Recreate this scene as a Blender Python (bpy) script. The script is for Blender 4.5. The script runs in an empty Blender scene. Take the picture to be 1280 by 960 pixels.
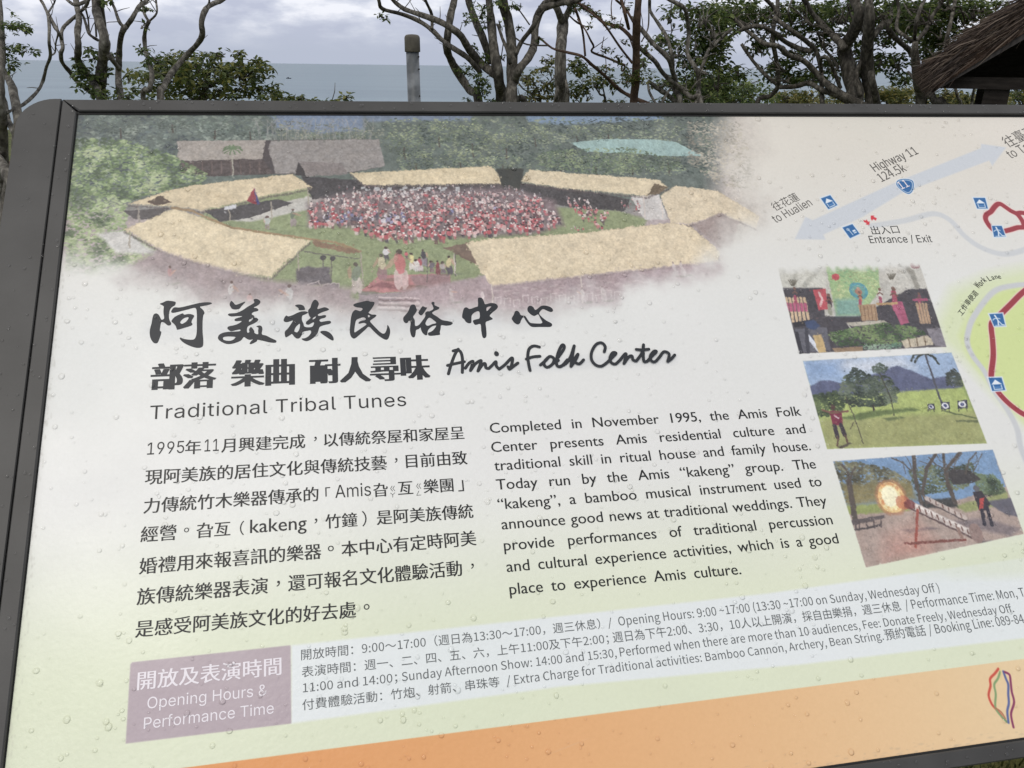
import bpy, math, random, os
import numpy as np
from mathutils import Vector, Matrix
random.seed(7); RNG = np.random.default_rng(7)
S = bpy.context.scene
COL = S.collection

# ------------------------------------------------------------------ camera
F_PX = 1035.4; CAM_H = 1.45
_U = np.array([0.01213551, 0.93350041, -0.35837092])   # world up, right and forward seen from the camera
_F = np.array([0.00465843, 0.35834064, 0.93357929])
_R = np.array([0.99991551, -0.0129989, 0.0])
M3 = np.array([_R, _F, _U])                             # camera (x right, y up, z forward) -> world
CAM = np.array([0, 0, CAM_H])
cd = bpy.data.cameras.new('camera'); cam = bpy.data.objects.new('camera', cd); COL.objects.link(cam)
cx, cy, cz = M3 @ np.array([1, 0, 0]), M3 @ np.array([0, 1, 0]), -(M3 @ np.array([0, 0, 1]))
mw = Matrix.Identity(4)
for i in range(3):
    mw[i][0] = cx[i]; mw[i][1] = cy[i]; mw[i][2] = cz[i]; mw[i][3] = CAM[i]
cam.matrix_world = mw
cd.sensor_width = 36; cd.lens = 36 * F_PX / 1280; cd.clip_start = 0.02; cd.clip_end = 120000
S.camera = cam

def ray(x, y):
    r = M3 @ np.array([x - 640, 480 - y, F_PX]); return r
def P(x, y, d):                                         # the place that shows at photo pixel x, y at d metres ahead
    r = ray(x, y); return CAM + r * (d / r[1])

# ------------------------------------------------------------------ world, sun, exposure
SUN_EL, SUN_AZ = math.radians(58), math.radians(200)
W = bpy.data.worlds.new('World'); S.world = W; W.use_nodes = True
nt = W.node_tree; N = nt.nodes; L = nt.links; N.clear()
def node(t, **k):
    n = N.new(t)
    for a, b in k.items(): setattr(n, a, b)
    return n
out = node('ShaderNodeOutputWorld'); bg = node('ShaderNodeBackground'); bg.inputs['Strength'].default_value = 0.1
sky = node('ShaderNodeTexSky', sky_type='NISHITA', sun_disc=False); sky.sun_elevation = SUN_EL; sky.sun_rotation = SUN_AZ
sky.dust_density = 4.0
tc = node('ShaderNodeTexCoord'); mp = node('ShaderNodeMapping'); mp.inputs['Scale'].default_value = (16, 16, 44)
mp.inputs['Location'].default_value = (3.1, 1.7, 0.4)
L.new(tc.outputs['Generated'], mp.inputs[0])
n1 = node('ShaderNodeTexNoise'); n1.inputs['Scale'].default_value = 0.8; n1.inputs['Detail'].default_value = 7; n1.inputs['Roughness'].default_value = .55
L.new(mp.outputs[0], n1.inputs['Vector'])
mp2 = node('ShaderNodeMapping'); mp2.inputs['Scale'].default_value = (1.6, 1.6, 7); L.new(tc.outputs['Generated'], mp2.inputs[0])
n2 = node('ShaderNodeTexNoise'); n2.inputs['Scale'].default_value = 1.5; n2.inputs['Detail'].default_value = 5; L.new(mp2.outputs[0], n2.inputs['Vector'])
ad = node('ShaderNodeMath', operation='MULTIPLY_ADD'); L.new(n2.outputs[0], ad.inputs[0]); ad.inputs[1].default_value = .38
mu = node('ShaderNodeMath', operation='MULTIPLY'); L.new(n1.outputs[0], mu.inputs[0]); mu.inputs[1].default_value = .7; L.new(mu.outputs[0], ad.inputs[2])
cr = node('ShaderNodeValToRGB'); e = cr.color_ramp.elements
e[0].position = .47; e[0].color = (5.9, 6.3, 7.8, 1); e[1].position = .62; e[1].color = (10.2, 10.4, 11.2, 1)
m_ = cr.color_ramp.elements.new(.54); m_.color = (7.3, 7.7, 9.0, 1)
L.new(ad.outputs[0], cr.inputs[0])
# low on the horizon the cloud deck melts into an even grey-blue
sx = node('ShaderNodeSeparateXYZ'); L.new(tc.outputs['Generated'], sx.inputs[0])
mr = node('ShaderNodeMapRange'); mr.inputs['From Min'].default_value = 0.012; mr.inputs['From Max'].default_value = 0.05; L.new(sx.outputs[2], mr.inputs[0])
mx = node('ShaderNodeMix', data_type='RGBA'); L.new(mr.outputs[0], mx.inputs['Factor']); mx.inputs['A'].default_value = (5.5, 6.0, 7.3, 1); L.new(cr.outputs[0], mx.inputs['B'])
# overhead the overcast is thinner and whiter
mr2 = node('ShaderNodeMapRange'); mr2.inputs['From Min'].default_value = 0.12; mr2.inputs['From Max'].default_value = 0.7; L.new(sx.outputs[2], mr2.inputs[0])
mx3 = node('ShaderNodeMix', data_type='RGBA'); L.new(mr2.outputs[0], mx3.inputs['Factor']); L.new(mx.outputs['Result'], mx3.inputs['A']); mx3.inputs['B'].default_value = (9.2, 9.3, 9.5, 1)
mx2 = node('ShaderNodeMix', data_type='RGBA'); mx2.inputs['Factor'].default_value = .92; L.new(sky.outputs[0], mx2.inputs['A']); L.new(mx3.outputs['Result'], mx2.inputs['B'])
L.new(mx2.outputs['Result'], bg.inputs['Color']); L.new(bg.outputs[0], out.inputs[0])

sl = bpy.data.lights.new('sun', 'SUN'); sl.energy = 1.1; sl.angle = math.radians(25); sl.color = (1, .95, .87)
so = bpy.data.objects.new('sun', sl); COL.objects.link(so)
sd = Vector((math.sin(SUN_AZ) * math.cos(SUN_EL), math.cos(SUN_AZ) * math.cos(SUN_EL), math.sin(SUN_EL)))
so.rotation_euler = sd.to_track_quat('Z', 'Y').to_euler(); so.location = (0, 0, 30)
S.view_settings.view_transform = 'Standard'; S.view_settings.look = 'None'; S.view_settings.exposure = -0.08; S.view_settings.gamma = 1
S.cycles.max_bounces = 8

# ------------------------------------------------------------------ helpers
def lin(c):
    c = np.asarray(c, float) / 255.0
    return tuple(np.where(c <= .04045, c / 12.92, ((c + .055) / 1.055) ** 2.4)) + (1,)
def mat(name, col=None, rough=.6, spec=.5, metal=0):
    m = bpy.data.materials.new(name); m.use_nodes = True; b = m.node_tree.nodes['Principled BSDF']
    if col is not None: b.inputs['Base Color'].default_value = col
    b.inputs['Roughness'].default_value = rough; b.inputs['Specular IOR Level'].default_value = spec; b.inputs['Metallic'].default_value = metal
    return m, m.node_tree.nodes, m.node_tree.links, b
def noisy(name, c1, c2, scale=10, rough=.8, bump=.3, bscale=None, stretch=(1, 1, 1), c3=None, dist=.01, spec=.3, detail=6, objrand=0):
    m, n, l, b = mat(name, None, rough, spec)
    t = n.new('ShaderNodeTexCoord'); p = n.new('ShaderNodeMapping'); p.inputs['Scale'].default_value = stretch; l.new(t.outputs['Object'], p.inputs[0])
    z = n.new('ShaderNodeTexNoise'); z.inputs['Scale'].default_value = scale; z.inputs['Detail'].default_value = detail; l.new(p.outputs[0], z.inputs['Vector'])
    r = n.new('ShaderNodeValToRGB'); r.color_ramp.elements[0].position = .35; r.color_ramp.elements[0].color = c1; r.color_ramp.elements[1].position = .68; r.color_ramp.elements[1].color = c2
    if c3: q = r.color_ramp.elements.new(.5); q.color = c3
    l.new(z.outputs[0], r.inputs[0]); l.new(r.outputs[0], b.inputs['Base Color'])
    if bump:
        z2 = n.new('ShaderNodeTexNoise'); z2.inputs['Scale'].default_value = bscale or scale * 3; z2.inputs['Detail'].default_value = 8; l.new(p.outputs[0], z2.inputs['Vector'])
        k = n.new('ShaderNodeBump'); k.inputs['Strength'].default_value = bump; k.inputs['Distance'].default_value = dist; l.new(z2.outputs[0], k.inputs['Height']); l.new(k.outputs[0], b.inputs['Normal'])
    return m
def leafmat(name, a, b_, c):
    m, n, l, b = mat(name, None, .5, .35)
    g = n.new('ShaderNodeNewGeometry'); r = n.new('ShaderNodeValToRGB'); r.color_ramp.elements[0].color = a; r.color_ramp.elements[1].color = c
    q = r.color_ramp.elements.new(.6); q.color = b_
    l.new(g.outputs['Random Per Island'], r.inputs[0]); l.new(r.outputs[0], b.inputs['Base Color'])
    tr = n.new('ShaderNodeBsdfTranslucent'); l.new(r.outputs[0], tr.inputs[0]); mi = n.new('ShaderNodeMixShader'); mi.inputs[0].default_value = .42
    l.new(b.outputs[0], mi.inputs[1]); l.new(tr.outputs[0], mi.inputs[2]); l.new(mi.outputs[0], n['Material Output'].inputs[0])
    return m
def mesh_obj(name, V, Fc, m, parent=None, loc=None, smooth=False):
    me = bpy.data.meshes.new(name); V = np.asarray(V, dtype=np.float64)
    if loc is not None: V = V - np.asarray(loc)
    me.from_pydata(V.tolist(), [], Fc if isinstance(Fc, list) else Fc.tolist()); me.materials.append(m)
    if smooth: me.polygons.foreach_set('use_smooth', [True] * len(me.polygons))
    me.update(); o = bpy.data.objects.new(name, me); COL.objects.link(o)
    if parent: o.parent = parent
    return o
def thing(name, label, cat, loc, group=None):
    o = bpy.data.objects.new(name, None); COL.objects.link(o); o.location = tuple(loc); o.empty_display_size = .1
    o['label'] = label; o['category'] = cat
    if group: o['group'] = group
    return o
class MB:
    def __init__(s): s.v = []; s.f = []
    def add(s, V, Fc):
        k = len(s.v); s.v += [tuple(a) for a in V]; s.f += [tuple(i + k for i in f) for f in Fc]
    def prism(s, base, off):                       # closed outline pushed along off
        n = len(base); b = [np.asarray(p, float) for p in base]; t = [p + off for p in b]
        s.add(b + t, [tuple(range(n))[::-1], tuple(range(n, 2 * n))] + [(i, (i + 1) % n, n + (i + 1) % n, n + i) for i in range(n)])
    def box(s, c, hx, hy, hz):                     # centre and three half axes
        c = np.asarray(c, float); V = [c + a * hx + b * hy + d * hz for d in (-1, 1) for a, b in ((-1, -1), (1, -1), (1, 1), (-1, 1))]
        s.add(V, [(3, 2, 1, 0), (4, 5, 6, 7), (0, 1, 5, 4), (1, 2, 6, 5), (2, 3, 7, 6), (3, 0, 4, 7)])
    def tube(s, pts, rad, n=8, rough=0.0):
        pts = [np.asarray(p, float) for p in pts]; k0 = len(s.v); up = np.array([.3, .2, .93])
        for i, p in enumerate(pts):
            t = pts[min(i + 1, len(pts) - 1)] - pts[max(i - 1, 0)]; t /= (np.linalg.norm(t) + 1e-9)
            a = np.cross(t, np.array([0.15, 1, .1])); a /= (np.linalg.norm(a) + 1e-9); b = np.cross(t, a)
            for j in range(n):
                th = 2 * math.pi * j / n; r = rad[i] * (1 + rough * (random.random() - .5))
                s.v.append(tuple(p + r * (math.cos(th) * a + math.sin(th) * b)))
        for i in range(len(pts) - 1):
            for j in range(n):
                q = k0 + i * n; s.f.append((q + j, q + (j + 1) % n, q + n + (j + 1) % n, q + n + j))
        s.f.append(tuple(k0 + j for j in range(n))[::-1]); s.f.append(tuple(k0 + (len(pts) - 1) * n + j for j in range(n)))
    def build(s, name, m, parent=None, loc=None, smooth=False): return mesh_obj(name, s.v, s.f, m, parent, loc, smooth)
def smooth_line(pts, k=4, closed=False):
    p = [np.asarray(q, float) for q in pts]; n = len(p); o = []
    rng = range(n) if closed else range(n - 1)
    for i in rng:
        if closed: a, b, c, d = p[i - 1], p[i], p[(i + 1) % n], p[(i + 2) % n]
        else: a, b, c, d = p[max(i - 1, 0)], p[i], p[i + 1], p[min(i + 2, n - 1)]
        for j in range(k):
            t = j / k
            o.append(.5 * ((2 * b) + (c - a) * t + (2 * a - 5 * b + 4 * c - d) * t * t + (3 * b - a - 3 * c + d) * t ** 3))
    if not closed: o.append(p[-1])
    return o
def ground_z(x, y):
    y = np.asarray(y, float); x = np.asarray(x, float)
    return -1.1 * np.clip((y - 3) / 9, 0, 1) ** 1.2 - .35 * np.clip((y - 12) / 25, 0, 1) - 38 * np.clip((y - 38) / 160, 0, 1) ** 1.3 + 0.05 * np.sin(x * .9) * np.sin(y * .7) * np.clip(y / 5, 0, 1)

# ------------------------------------------------------------------ the sign's plane: u to the right, v up the slope, w out of the face
PU = M3 @ np.array([0.98373564, 0.05308791, 0.17159795]); PV = M3 @ np.array([-0.1177541, 0.91200689, 0.39290889]); PN = np.cross(PU, PV)
if PN[1] > 0: PN = -PN
DIST = 0.62
def hit(x, y):
    r = ray(x, y); return CAM + r * (-DIST / (r @ PN))
PO = hit(97, 142)
def uv(x, y):
    q = hit(x, y) - PO; return np.array([q @ PU, q @ PV])
def W3(u, v, w=0.0): return PO + PU * u + PV * v + PN * w
HW, HH = 1.18, 0.598                                      # printed face, metres

# ------------------------------------------------------------------ the print: painted into an image
RES = 2600; CW, CH = int(HW * RES), int(HH * RES)
IMG = np.zeros((CH, CW, 3), np.float32)
def cpx(pts):
    o = []
    for x, y in pts:
        u, v = uv(x, y); o.append((u * RES, -v * RES))
    return np.array(o)
def crop(x0, y0, s): return lambda pts: [(x0 + a / s, y0 + b / s) for a, b in pts]
def vnoise(h, w, cell, seed=0, octv=1, stretch=1):
    r = np.random.default_rng(seed); acc = np.zeros((h, w), np.float32); amp = 1; tot = 0
    for k in range(octv):
        c = max(cell / 2 ** k, 1.5); gh, gw = int(h / c) + 3, int(w / (c * stretch)) + 3
        g = r.random((gh, gw)).astype(np.float32); yy = np.arange(h) / c; xx = np.arange(w) / (c * stretch)
        y0 = yy.astype(int); x0 = xx.astype(int); fy = (yy - y0); fx = (xx - x0); fy = (fy * fy * (3 - 2 * fy))[:, None]; fx = (fx * fx * (3 - 2 * fx))[None]
        a = g[y0][:, x0]; b = g[y0][:, x0 + 1]; c_ = g[y0 + 1][:, x0]; d = g[y0 + 1][:, x0 + 1]
        acc += amp * ((a * (1 - fx) + b * fx) * (1 - fy) + (c_ * (1 - fx) + d * fx) * fy); tot += amp; amp *= .55
    return acc / tot
def _box(q, pad):
    x0 = max(int(q[:, 0].min() - pad), 0); x1 = min(int(q[:, 0].max() + pad) + 1, CW); y0 = max(int(q[:, 1].min() - pad), 0); y1 = min(int(q[:, 1].max() + pad) + 1, CH)
    return x0, x1, y0, y1
def sdist(q, xx, yy, closed):
    d = np.full(xx.shape, 1e9, np.float32); ins = np.zeros(xx.shape, bool); n = len(q)
    for i in range(n if closed else n - 1):
        ax, ay = q[i]; bx, by = q[(i + 1) % n]; ex, ey = bx - ax, by - ay; L2 = ex * ex + ey * ey + 1e-9
        t = np.clip(((xx - ax) * ex + (yy - ay) * ey) / L2, 0, 1); d = np.minimum(d, (xx - ax - t * ex) ** 2 + (yy - ay - t * ey) ** 2)
        if closed and ay != by:
            c = ((yy >= min(ay, by)) & (yy < max(ay, by))); ins ^= c & (xx < ax + (yy - ay) * ex / (ey if ey else 1e-9))
    d = np.sqrt(d); return np.where(ins, -d, d) if closed else d
def blend(dst, x0, x1, y0, y1, a, col):
    c = np.asarray(col, np.float32); v = dst[y0:y1, x0:x1]
    v += (c - v) * a[..., None]
def poly(pts, col, dst=None, soft=2.0, alpha=1.0, noise=0, seed=1, cell=6, rag=0):
    dst = IMG if dst is None else dst; q = cpx(pts); x0, x1, y0, y1 = _box(q, soft + rag + 2)
    if x1 <= x0 or y1 <= y0: return
    yy, xx = np.mgrid[y0:y1, x0:x1].astype(np.float32); d = sdist(q, xx, yy, True)
    if rag: d = d + (vnoise(y1 - y0, x1 - x0, 5, seed + 9, 2) - .5) * 2 * rag
    a = np.clip(.5 - d / soft, 0, 1) * alpha; c = np.asarray(col, np.float32)
    if noise: c = c + ((vnoise(y1 - y0, x1 - x0, cell, seed, 3) - .5) * 2 * noise)[..., None]
    blend(dst, x0, x1, y0, y1, a, c)
def line(pts, w, col, dst=None, soft=2.0, alpha=1.0, sm=0):
    dst = IMG if dst is None else dst
    if sm: pts = smooth_line(pts, sm)
    q = cpx(pts); k = RES * .0008; r = w * k / 2; x0, x1, y0, y1 = _box(q, soft + r + 2)
    if x1 <= x0 or y1 <= y0: return
    yy, xx = np.mgrid[y0:y1, x0:x1].astype(np.float32); d = sdist(q, xx, yy, False) - r
    blend(dst, x0, x1, y0, y1, np.clip(.5 - d / soft, 0, 1) * alpha, col)
def dab(cx_, cy_, rx, ry, col, alpha, dst, ang=0.0):      # canvas pixels
    R = int(max(rx, ry) + 2); X, Y = int(cx_), int(cy_)
    x0, x1, y0, y1 = max(X - R, 0), min(X + R + 1, CW), max(Y - R, 0), min(Y + R + 1, CH)
    if x1 <= x0 or y1 <= y0: return
    yy = (np.arange(y0, y1) - cy_)[:, None]; xx = (np.arange(x0, x1) - cx_)[None]
    if ang: c, s = math.cos(ang), math.sin(ang); a_, b_ = xx * c + yy * s, yy * c - xx * s
    else: a_, b_ = xx, yy
    d = np.sqrt((a_ / rx) ** 2 + (b_ / ry) ** 2); a = np.clip((1.15 - d) * min(rx, ry) * .7, 0, 1) * alpha
    v = dst[y0:y1, x0:x1]; v += (np.asarray(col, np.float32) - v) * a[..., None]
def inside(pts, n, seed):
    r = np.random.default_rng(seed); q = cpx(pts); x0, y0 = q.min(0); x1, y1 = q.max(0); o = []
    while len(o) < n:
        xx = r.uniform(x0, x1, n * 2).astype(np.float32); yy = r.uniform(y0, y1, n * 2).astype(np.float32); k = sdist(q, xx, yy, True) < 0
        o += list(zip(xx[k], yy[k]))
    return o[:n]
def foliage(pts, n, cols, size=(1.5, 4), dst=None, seed=3, alpha=.8, flat=.6):
    r = np.random.default_rng(seed + 77); big = vnoise(CH // 4, CW // 4, 9, seed, 2)
    for x, y in inside(pts, n, seed):
        g = big[min(int(y / 4), CH // 4 - 1), min(max(int(x / 4), 0), CW // 4 - 1)]; k = np.clip((g - .3) / .4 + r.normal(0, .25), 0, .999) * (len(cols) - 1)
        i = int(k); c = np.array(cols[i]) * (1 - k + i) + np.array(cols[min(i + 1, len(cols) - 1)]) * (k - i)
        s = r.uniform(*size); dab(x, y, s, s * flat, c + r.normal(0, 6), alpha, dst, r.uniform(-.6, .6))

# background wash of the print
yy, xx = np.mgrid[0:CH, 0:CW].astype(np.float32); U_ = xx / RES; V_ = yy / RES
def sstep(a, b, x): t = np.clip((x - a) / (b - a), 0, 1); return t * t * (3 - 2 * t)
top = np.array([226, 220, 210], np.float32); mid = np.array([230, 230, 227], np.float32); low = np.array([222, 228, 201], np.float32)
t1 = sstep(.02, .24, V_)[..., None]; t2 = sstep(.35, .50, V_)[..., None]
IMG[:] = (top * (1 - t1) + mid * t1) * (1 - t2) + low * t2
IMG += ((vnoise(CH, CW, 260, 5, 3) - .5) * 8)[..., None]
del U_, V_, t1, t2, yy, xx
# map: pale green park, roads
poly([(1300, 330), (1235, 343), (1190, 362), (1170, 400), (1178, 428), (1205, 452), (1228, 478), (1256, 508), (1300, 550), (1480, 690), (1700, 690), (1700, 250), (1400, 300)], (219, 227, 190), soft=46)
poly([(1300, 352), (1250, 362), (1215, 385), (1200, 420), (1212, 448), (1234, 475), (1262, 508), (1300, 548), (1480, 680), (1700, 680), (1700, 270), (1400, 330)], (212, 224, 158), soft=26)
cm = crop(940, 150, 3.765); c5 = crop(1180, 330, 4.17); c6 = crop(1180, 230, 12.0)
poly(cm([(200, 560), (250, 455), (285, 470), (680, 290), (1075, 132), (1078, 112), (1195, 128), (1130, 215), (1115, 190), (700, 345), (520, 455), (335, 538), (345, 562)]), (207, 211, 217), soft=5)
line(cm([(560, 498), (720, 472), (850, 440), (930, 470), (1000, 545), (1080, 600), (1180, 630), (1280, 610), (1400, 560), (1600, 520)]), 7.6, (209, 211, 213), soft=5, sm=5)
line(c5([(520, 100), (430, 105), (370, 110), (280, 130), (220, 180), (150, 280), (125, 350), (120, 410), (150, 480), (210, 560), (260, 660), (330, 760), (380, 860), (400, 960), (460, 1100)]), 7, (204, 206, 208), soft=5, sm=5)
RED = (158, 60, 70)
def rpath(p, w):
    line(p, w + 2.2, (236, 205, 200), soft=3, sm=6)
def rpath2(p, w): line(p, w, RED, soft=2, sm=6)
paths = [(c6([(740, 690), (680, 630), (622, 530), (632, 460), (700, 410), (750, 345), (800, 300), (850, 300), (920, 345), (1000, 400), (1080, 440), (1130, 490), (1180, 570), (1190, 640), (1100, 650), (1000, 680), (900, 705)]), 6.6),
         (c6([(1080, 440), (1150, 428), (1250, 425), (1500, 300), (1900, 200)]), 6.4), (c6([(1190, 640), (1300, 640), (1600, 700), (2000, 600)]), 6.4),
         (c5([(600, 20), (430, 130), (340, 215), (270, 285), (245, 315), (252, 400), (255, 480), (245, 590), (270, 650), (320, 710), (380, 760), (430, 790), (560, 860)]), 6.6)]
for p, w in paths: rpath(p, w)
for p, w in paths: rpath2(p, w)
BLUE = (48, 104, 162)
def icon(q, kind):
    q = np.array(q, float); B = lambda a, b: tuple((q[0] * (1 - a) + q[1] * a) * (1 - b) + (q[3] * (1 - a) + q[2] * a) * b)
    g = [B(-.09, -.09), B(1.09, -.09), B(1.09, 1.09), B(-.09, 1.09)]
    poly(g, (222, 230, 240), soft=3); poly([B(0, 0), B(1, 0), B(1, 1), B(0, 1)], BLUE, soft=2)
    WH = (232, 238, 246)
    if kind == 'house':
        poly([B(.46, .14), B(.9, .52), B(.08, .52)], WH, soft=1.6); line([B(.2, .6), B(.2, .9), B(.8, .9), B(.8, .6)], 1.1, WH); line([B(.25, .74), B(.75, .74)], .8, (120, 160, 210))
    elif kind == 'walk':
        line([B(.38, .14), B(.4, .2)], 2.2, WH); line([B(.42, .25), B(.5, .55), B(.42, .92)], 1.7, WH); line([B(.5, .55), B(.75, .9), B(.95, .94)], 1.3, WH)
        line([B(.44, .34), B(.2, .42), B(.1, .5)], 1.0, WH); line([B(.44, .34), B(.7, .42)], 1.0, WH); line([B(.15, .94), B(.9, .94)], .7, WH)
    else:
        line([B(.32, .2), B(.45, .3), B(.3, .38), B(.22, .28), B(.32, .2)], .9, WH); line([B(.38, .38), B(.42, .85)], 1.0, WH); poly([B(.6, .5), B(.88, .5), B(.88, .8), B(.6, .8)], WH, soft=1.5); line([B(.64, .68), B(.84, .68)], .8, BLUE)
icon(c6([(435, 205), (612, 205), (655, 365), (495, 365)]), 'house'); icon(c6([(715, 625), (862, 625), (920, 785), (748, 790)]), 'walk')
icon(crop(1180, 330, 10.67)([(600, 665), (775, 655), (815, 820), (665, 825)]), 'walk'); icon(c5([(230, 592), (298, 590), (318, 655), (250, 660)]), 'house')
ch = crop(950, 180, 6.86); icon(ch([(520, 465), (600, 437), (662, 522), (585, 557)]), 'house'); icon(ch([(705, 715), (790, 685), (852, 768), (770, 806)]), 'bus')
for a in ([(885, 650), (905, 655), (912, 645), (925, 665), (938, 662), (935, 692), (905, 688), (912, 676), (890, 668)], [(948, 612), (978, 612), (972, 622), (1000, 635), (990, 655), (970, 642), (958, 655), (948, 640)]): poly(ch(a), (212, 60, 72), soft=2)
# route shield
sh = lambda k: [(1131.3 + (x - 490) * k / 3.765 / 1.42, 232 + (y - 432) * k / 3.765 / 1.42) for x, y in [(425, 425), (432, 395), (470, 382), (520, 385), (548, 400), (552, 440), (540, 475), (515, 492), (480, 478), (445, 450)]]
poly(smooth_line(sh(.98), 3, True), (236, 240, 245), soft=3); poly(smooth_line(sh(.91), 3, True), BLUE, soft=2); poly(smooth_line(sh(.80), 3, True), (236, 240, 245), soft=2); poly(smooth_line(sh(.73), 3, True), BLUE, soft=2)

# panorama of the festival ground
PAN = IMG.copy(); D = PAN
cc = crop(60, 130, 2.783); cd_ = crop(500, 130, 2.783)
poly([(60, 120), (1000, 120), (1000, 420), (60, 420)], (175, 160, 160), D, soft=2, noise=10, cell=30)
poly([(900, 130), (1040, 130), (1040, 420), (900, 420)], (196, 186, 176), D, soft=60); poly([(60, 100), (880, 100), (905, 140), (890, 260), (60, 260)], (92, 104, 98), D, soft=70, noise=18, cell=12)
poly([(335, 138), (455, 138), (455, 163), (400, 166), (345, 160)], (112, 130, 158), D, soft=10, noise=8); poly([(450, 138), (590, 138), (590, 150), (460, 152)], (112, 128, 152), D, soft=8)
poly([(655, 138), (820, 138), (830, 149), (700, 156), (660, 152)], (118, 142, 170), D, soft=8)
DG = [(48, 60, 58), (72, 88, 78), (104, 122, 98), (150, 160, 128)]
foliage([(95, 140), (345, 140), (345, 180), (300, 210), (200, 230), (95, 230)], 1800, [(62, 72, 78), (84, 98, 98), (112, 128, 118), (140, 152, 140)], (2, 6), D, 11)
foliage([(480, 148), (880, 146), (900, 215), (820, 220), (640, 212), (500, 214)], 3200, DG, (2, 5), D, 12)
rt = np.random.default_rng(61)
for cx_, cy_, rw, rh in [(505, 178, 26, 16), (548, 165, 30, 14), (590, 172, 26, 18), (632, 180, 30, 14), (668, 168, 26, 12), (520, 200, 26, 12), (575, 198, 30, 12), (628, 203, 30, 9), (700, 200, 26, 12), (745, 204, 24, 11), (790, 203, 20, 12), (835, 198, 18, 14), (150, 156, 34, 12), (215, 152, 30, 10), (268, 158, 26, 12), (312, 160, 22, 12), (392, 170, 20, 8), (440, 168, 22, 8), (760, 164, 24, 9), (720, 166, 20, 8)]:
    sp = 1 if cx_ > 330 else .8                                 # a crown: dark below, sunlit clumps on top, a stem
    line([(cx_, cy_ + rh * .4), (cx_ + 1, cy_ + rh * 1.3)], 1.6, (70, 62, 56), D)
    for i in range(int(rw * rh * .55)):
        a = rt.uniform(0, 6.28); q_ = rt.random() ** .5; X_, Y_ = cx_ + math.cos(a) * rw * q_, cy_ + math.sin(a) * rh * q_; lt = np.clip(.5 - (Y_ - cy_) / rh * .45 + rt.normal(0, .16), 0, 1); g_ = cpx([(X_, Y_)])[0]
        dab(g_[0], g_[1], rt.uniform(1.5, 4), rt.uniform(1, 2.2), (np.array([40, 52, 46]) * (1 - lt) + np.array([184, 196, 140] if sp == 1 else [128, 146, 128]) * lt), .8, D, rt.normal(0, .4))
foliage([(340, 150), (480, 160), (480, 178), (350, 178)], 500, [(80, 88, 80), (110, 118, 98), (150, 150, 130)], (1.5, 4), D, 13)
for i in range(60):
    x = 320 + i * 2.4 + random.random() * 3; line([(x, 178), (x + random.uniform(-8, 8), 160), (x + random.uniform(-12, 12), 148)], .7, (150, 148, 145), D, alpha=.6)
poly(cd_([(590, 135), (700, 122), (880, 122), (960, 132), (1050, 178), (940, 182), (800, 170), (650, 165)]), (150, 182, 178), D, noise=8)
foliage(cd_([(480, 160), (800, 150), (960, 190), (1000, 230), (700, 245), (470, 215)]), 1500, [(60, 75, 62), (96, 118, 86), (140, 156, 112)], (1.5, 4), D, 15)
foliage(cd_([(1000, 60), (1180, 60), (1250, 300), (1100, 280), (1000, 200)]), 1100, [(128, 124, 112), (160, 152, 134), (190, 180, 160)], (2, 5), D, 16)
poly(cc([(448, 128), (1150, 122), (1170, 215), (1050, 240), (344 * 2.2, 245), (460, 245)]), (70, 62, 64), D)
poly(cc([(448, 128), (757, 125), (745, 191), (452, 197)]), (164, 154, 146), D, noise=16, cell=4); poly(cc([(460, 198), (745, 192), (785, 243), (560, 250), (470, 225)]), (78, 66, 66), D, noise=22, cell=6)
poly(cc([(765, 155), (775, 127), (1150, 122), (1172, 215), (1050, 238), (790, 242)]), (144, 137, 134), D, noise=14, cell=5)
poly(cc([(860, 245), (872, 200), (900, 252)]), (50, 45, 48), D); poly(cc([(872, 199), (1020, 205), (1046, 245), (900, 252)]), (128, 118, 116), D, noise=14, cell=4)
for i in range(9): line(cc([(470 + i * 33, 200), (472 + i * 33, 240)]), 1, (120, 98, 92), D, alpha=.7)
line(cc([(638, 160), (645, 255)]), 1.6, (170, 165, 150), D)
for a in np.linspace(0, 6.2, 11): line(cc([(640, 152), (640 + 22 * math.cos(a), 150 + 12 * math.sin(a) + 4), (640 + 34 * math.cos(a), 156 + 14 * math.sin(a) + 6)]), 1.4, (96, 120, 84), D)
poly(cc([(750, 280), (1280, 270), (1280, 700), (700, 640), (500, 420), (560, 360)]), (140, 152, 108), D, soft=10, noise=10); poly(cd_([(0, 330), (760, 370), (860, 400), (840, 440), (200, 620), (0, 640)]), (140, 152, 108), D, soft=8, noise=10)
poly(cc([(590, 400), (900, 320), (1000, 330), (880, 372), (700, 410)]), (196, 192, 184), D, soft=5)
poly(cc([(880, 250), (1280, 280), (1280, 325), (920, 330)]), (60, 56, 60), D, noise=20, cell=5); poly(cd_([(0, 275), (380, 270), (640, 300), (800, 330), (780, 372), (600, 360), (380, 320), (0, 330)]), (66, 62, 64), D, noise=20, cell=5)
poly(cd_([(800, 320), (900, 315), (930, 400), (850, 402)]), (205, 200, 196), D); poly(cc([(540, 370), (800, 330), (850, 345), (700, 395), (600, 410)]), (68, 64, 68), D, noise=16)
foliage(cc([(60, 120), (240, 118), (420, 170), (560, 245), (540, 275), (330, 320), (270, 345), (270, 440), (370, 500), (380, 570), (200, 600), (60, 650), (60, 400)]), 5200, [(70, 88, 62), (104, 128, 82), (142, 166, 108), (182, 196, 146)], (2, 5.5), D, 17)
poly(cc([(260, 372), (420, 360), (400, 400), (300, 400)]), (80, 74, 76), D, noise=14); line(cc([(312, 345), (316, 410)]), 2, (150, 140, 130), D)
poly(cc([(170, 450), (260, 440), (380, 520), (240, 520)]), (208, 205, 200), D, soft=8)
TH = (222, 194, 146)
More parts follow.
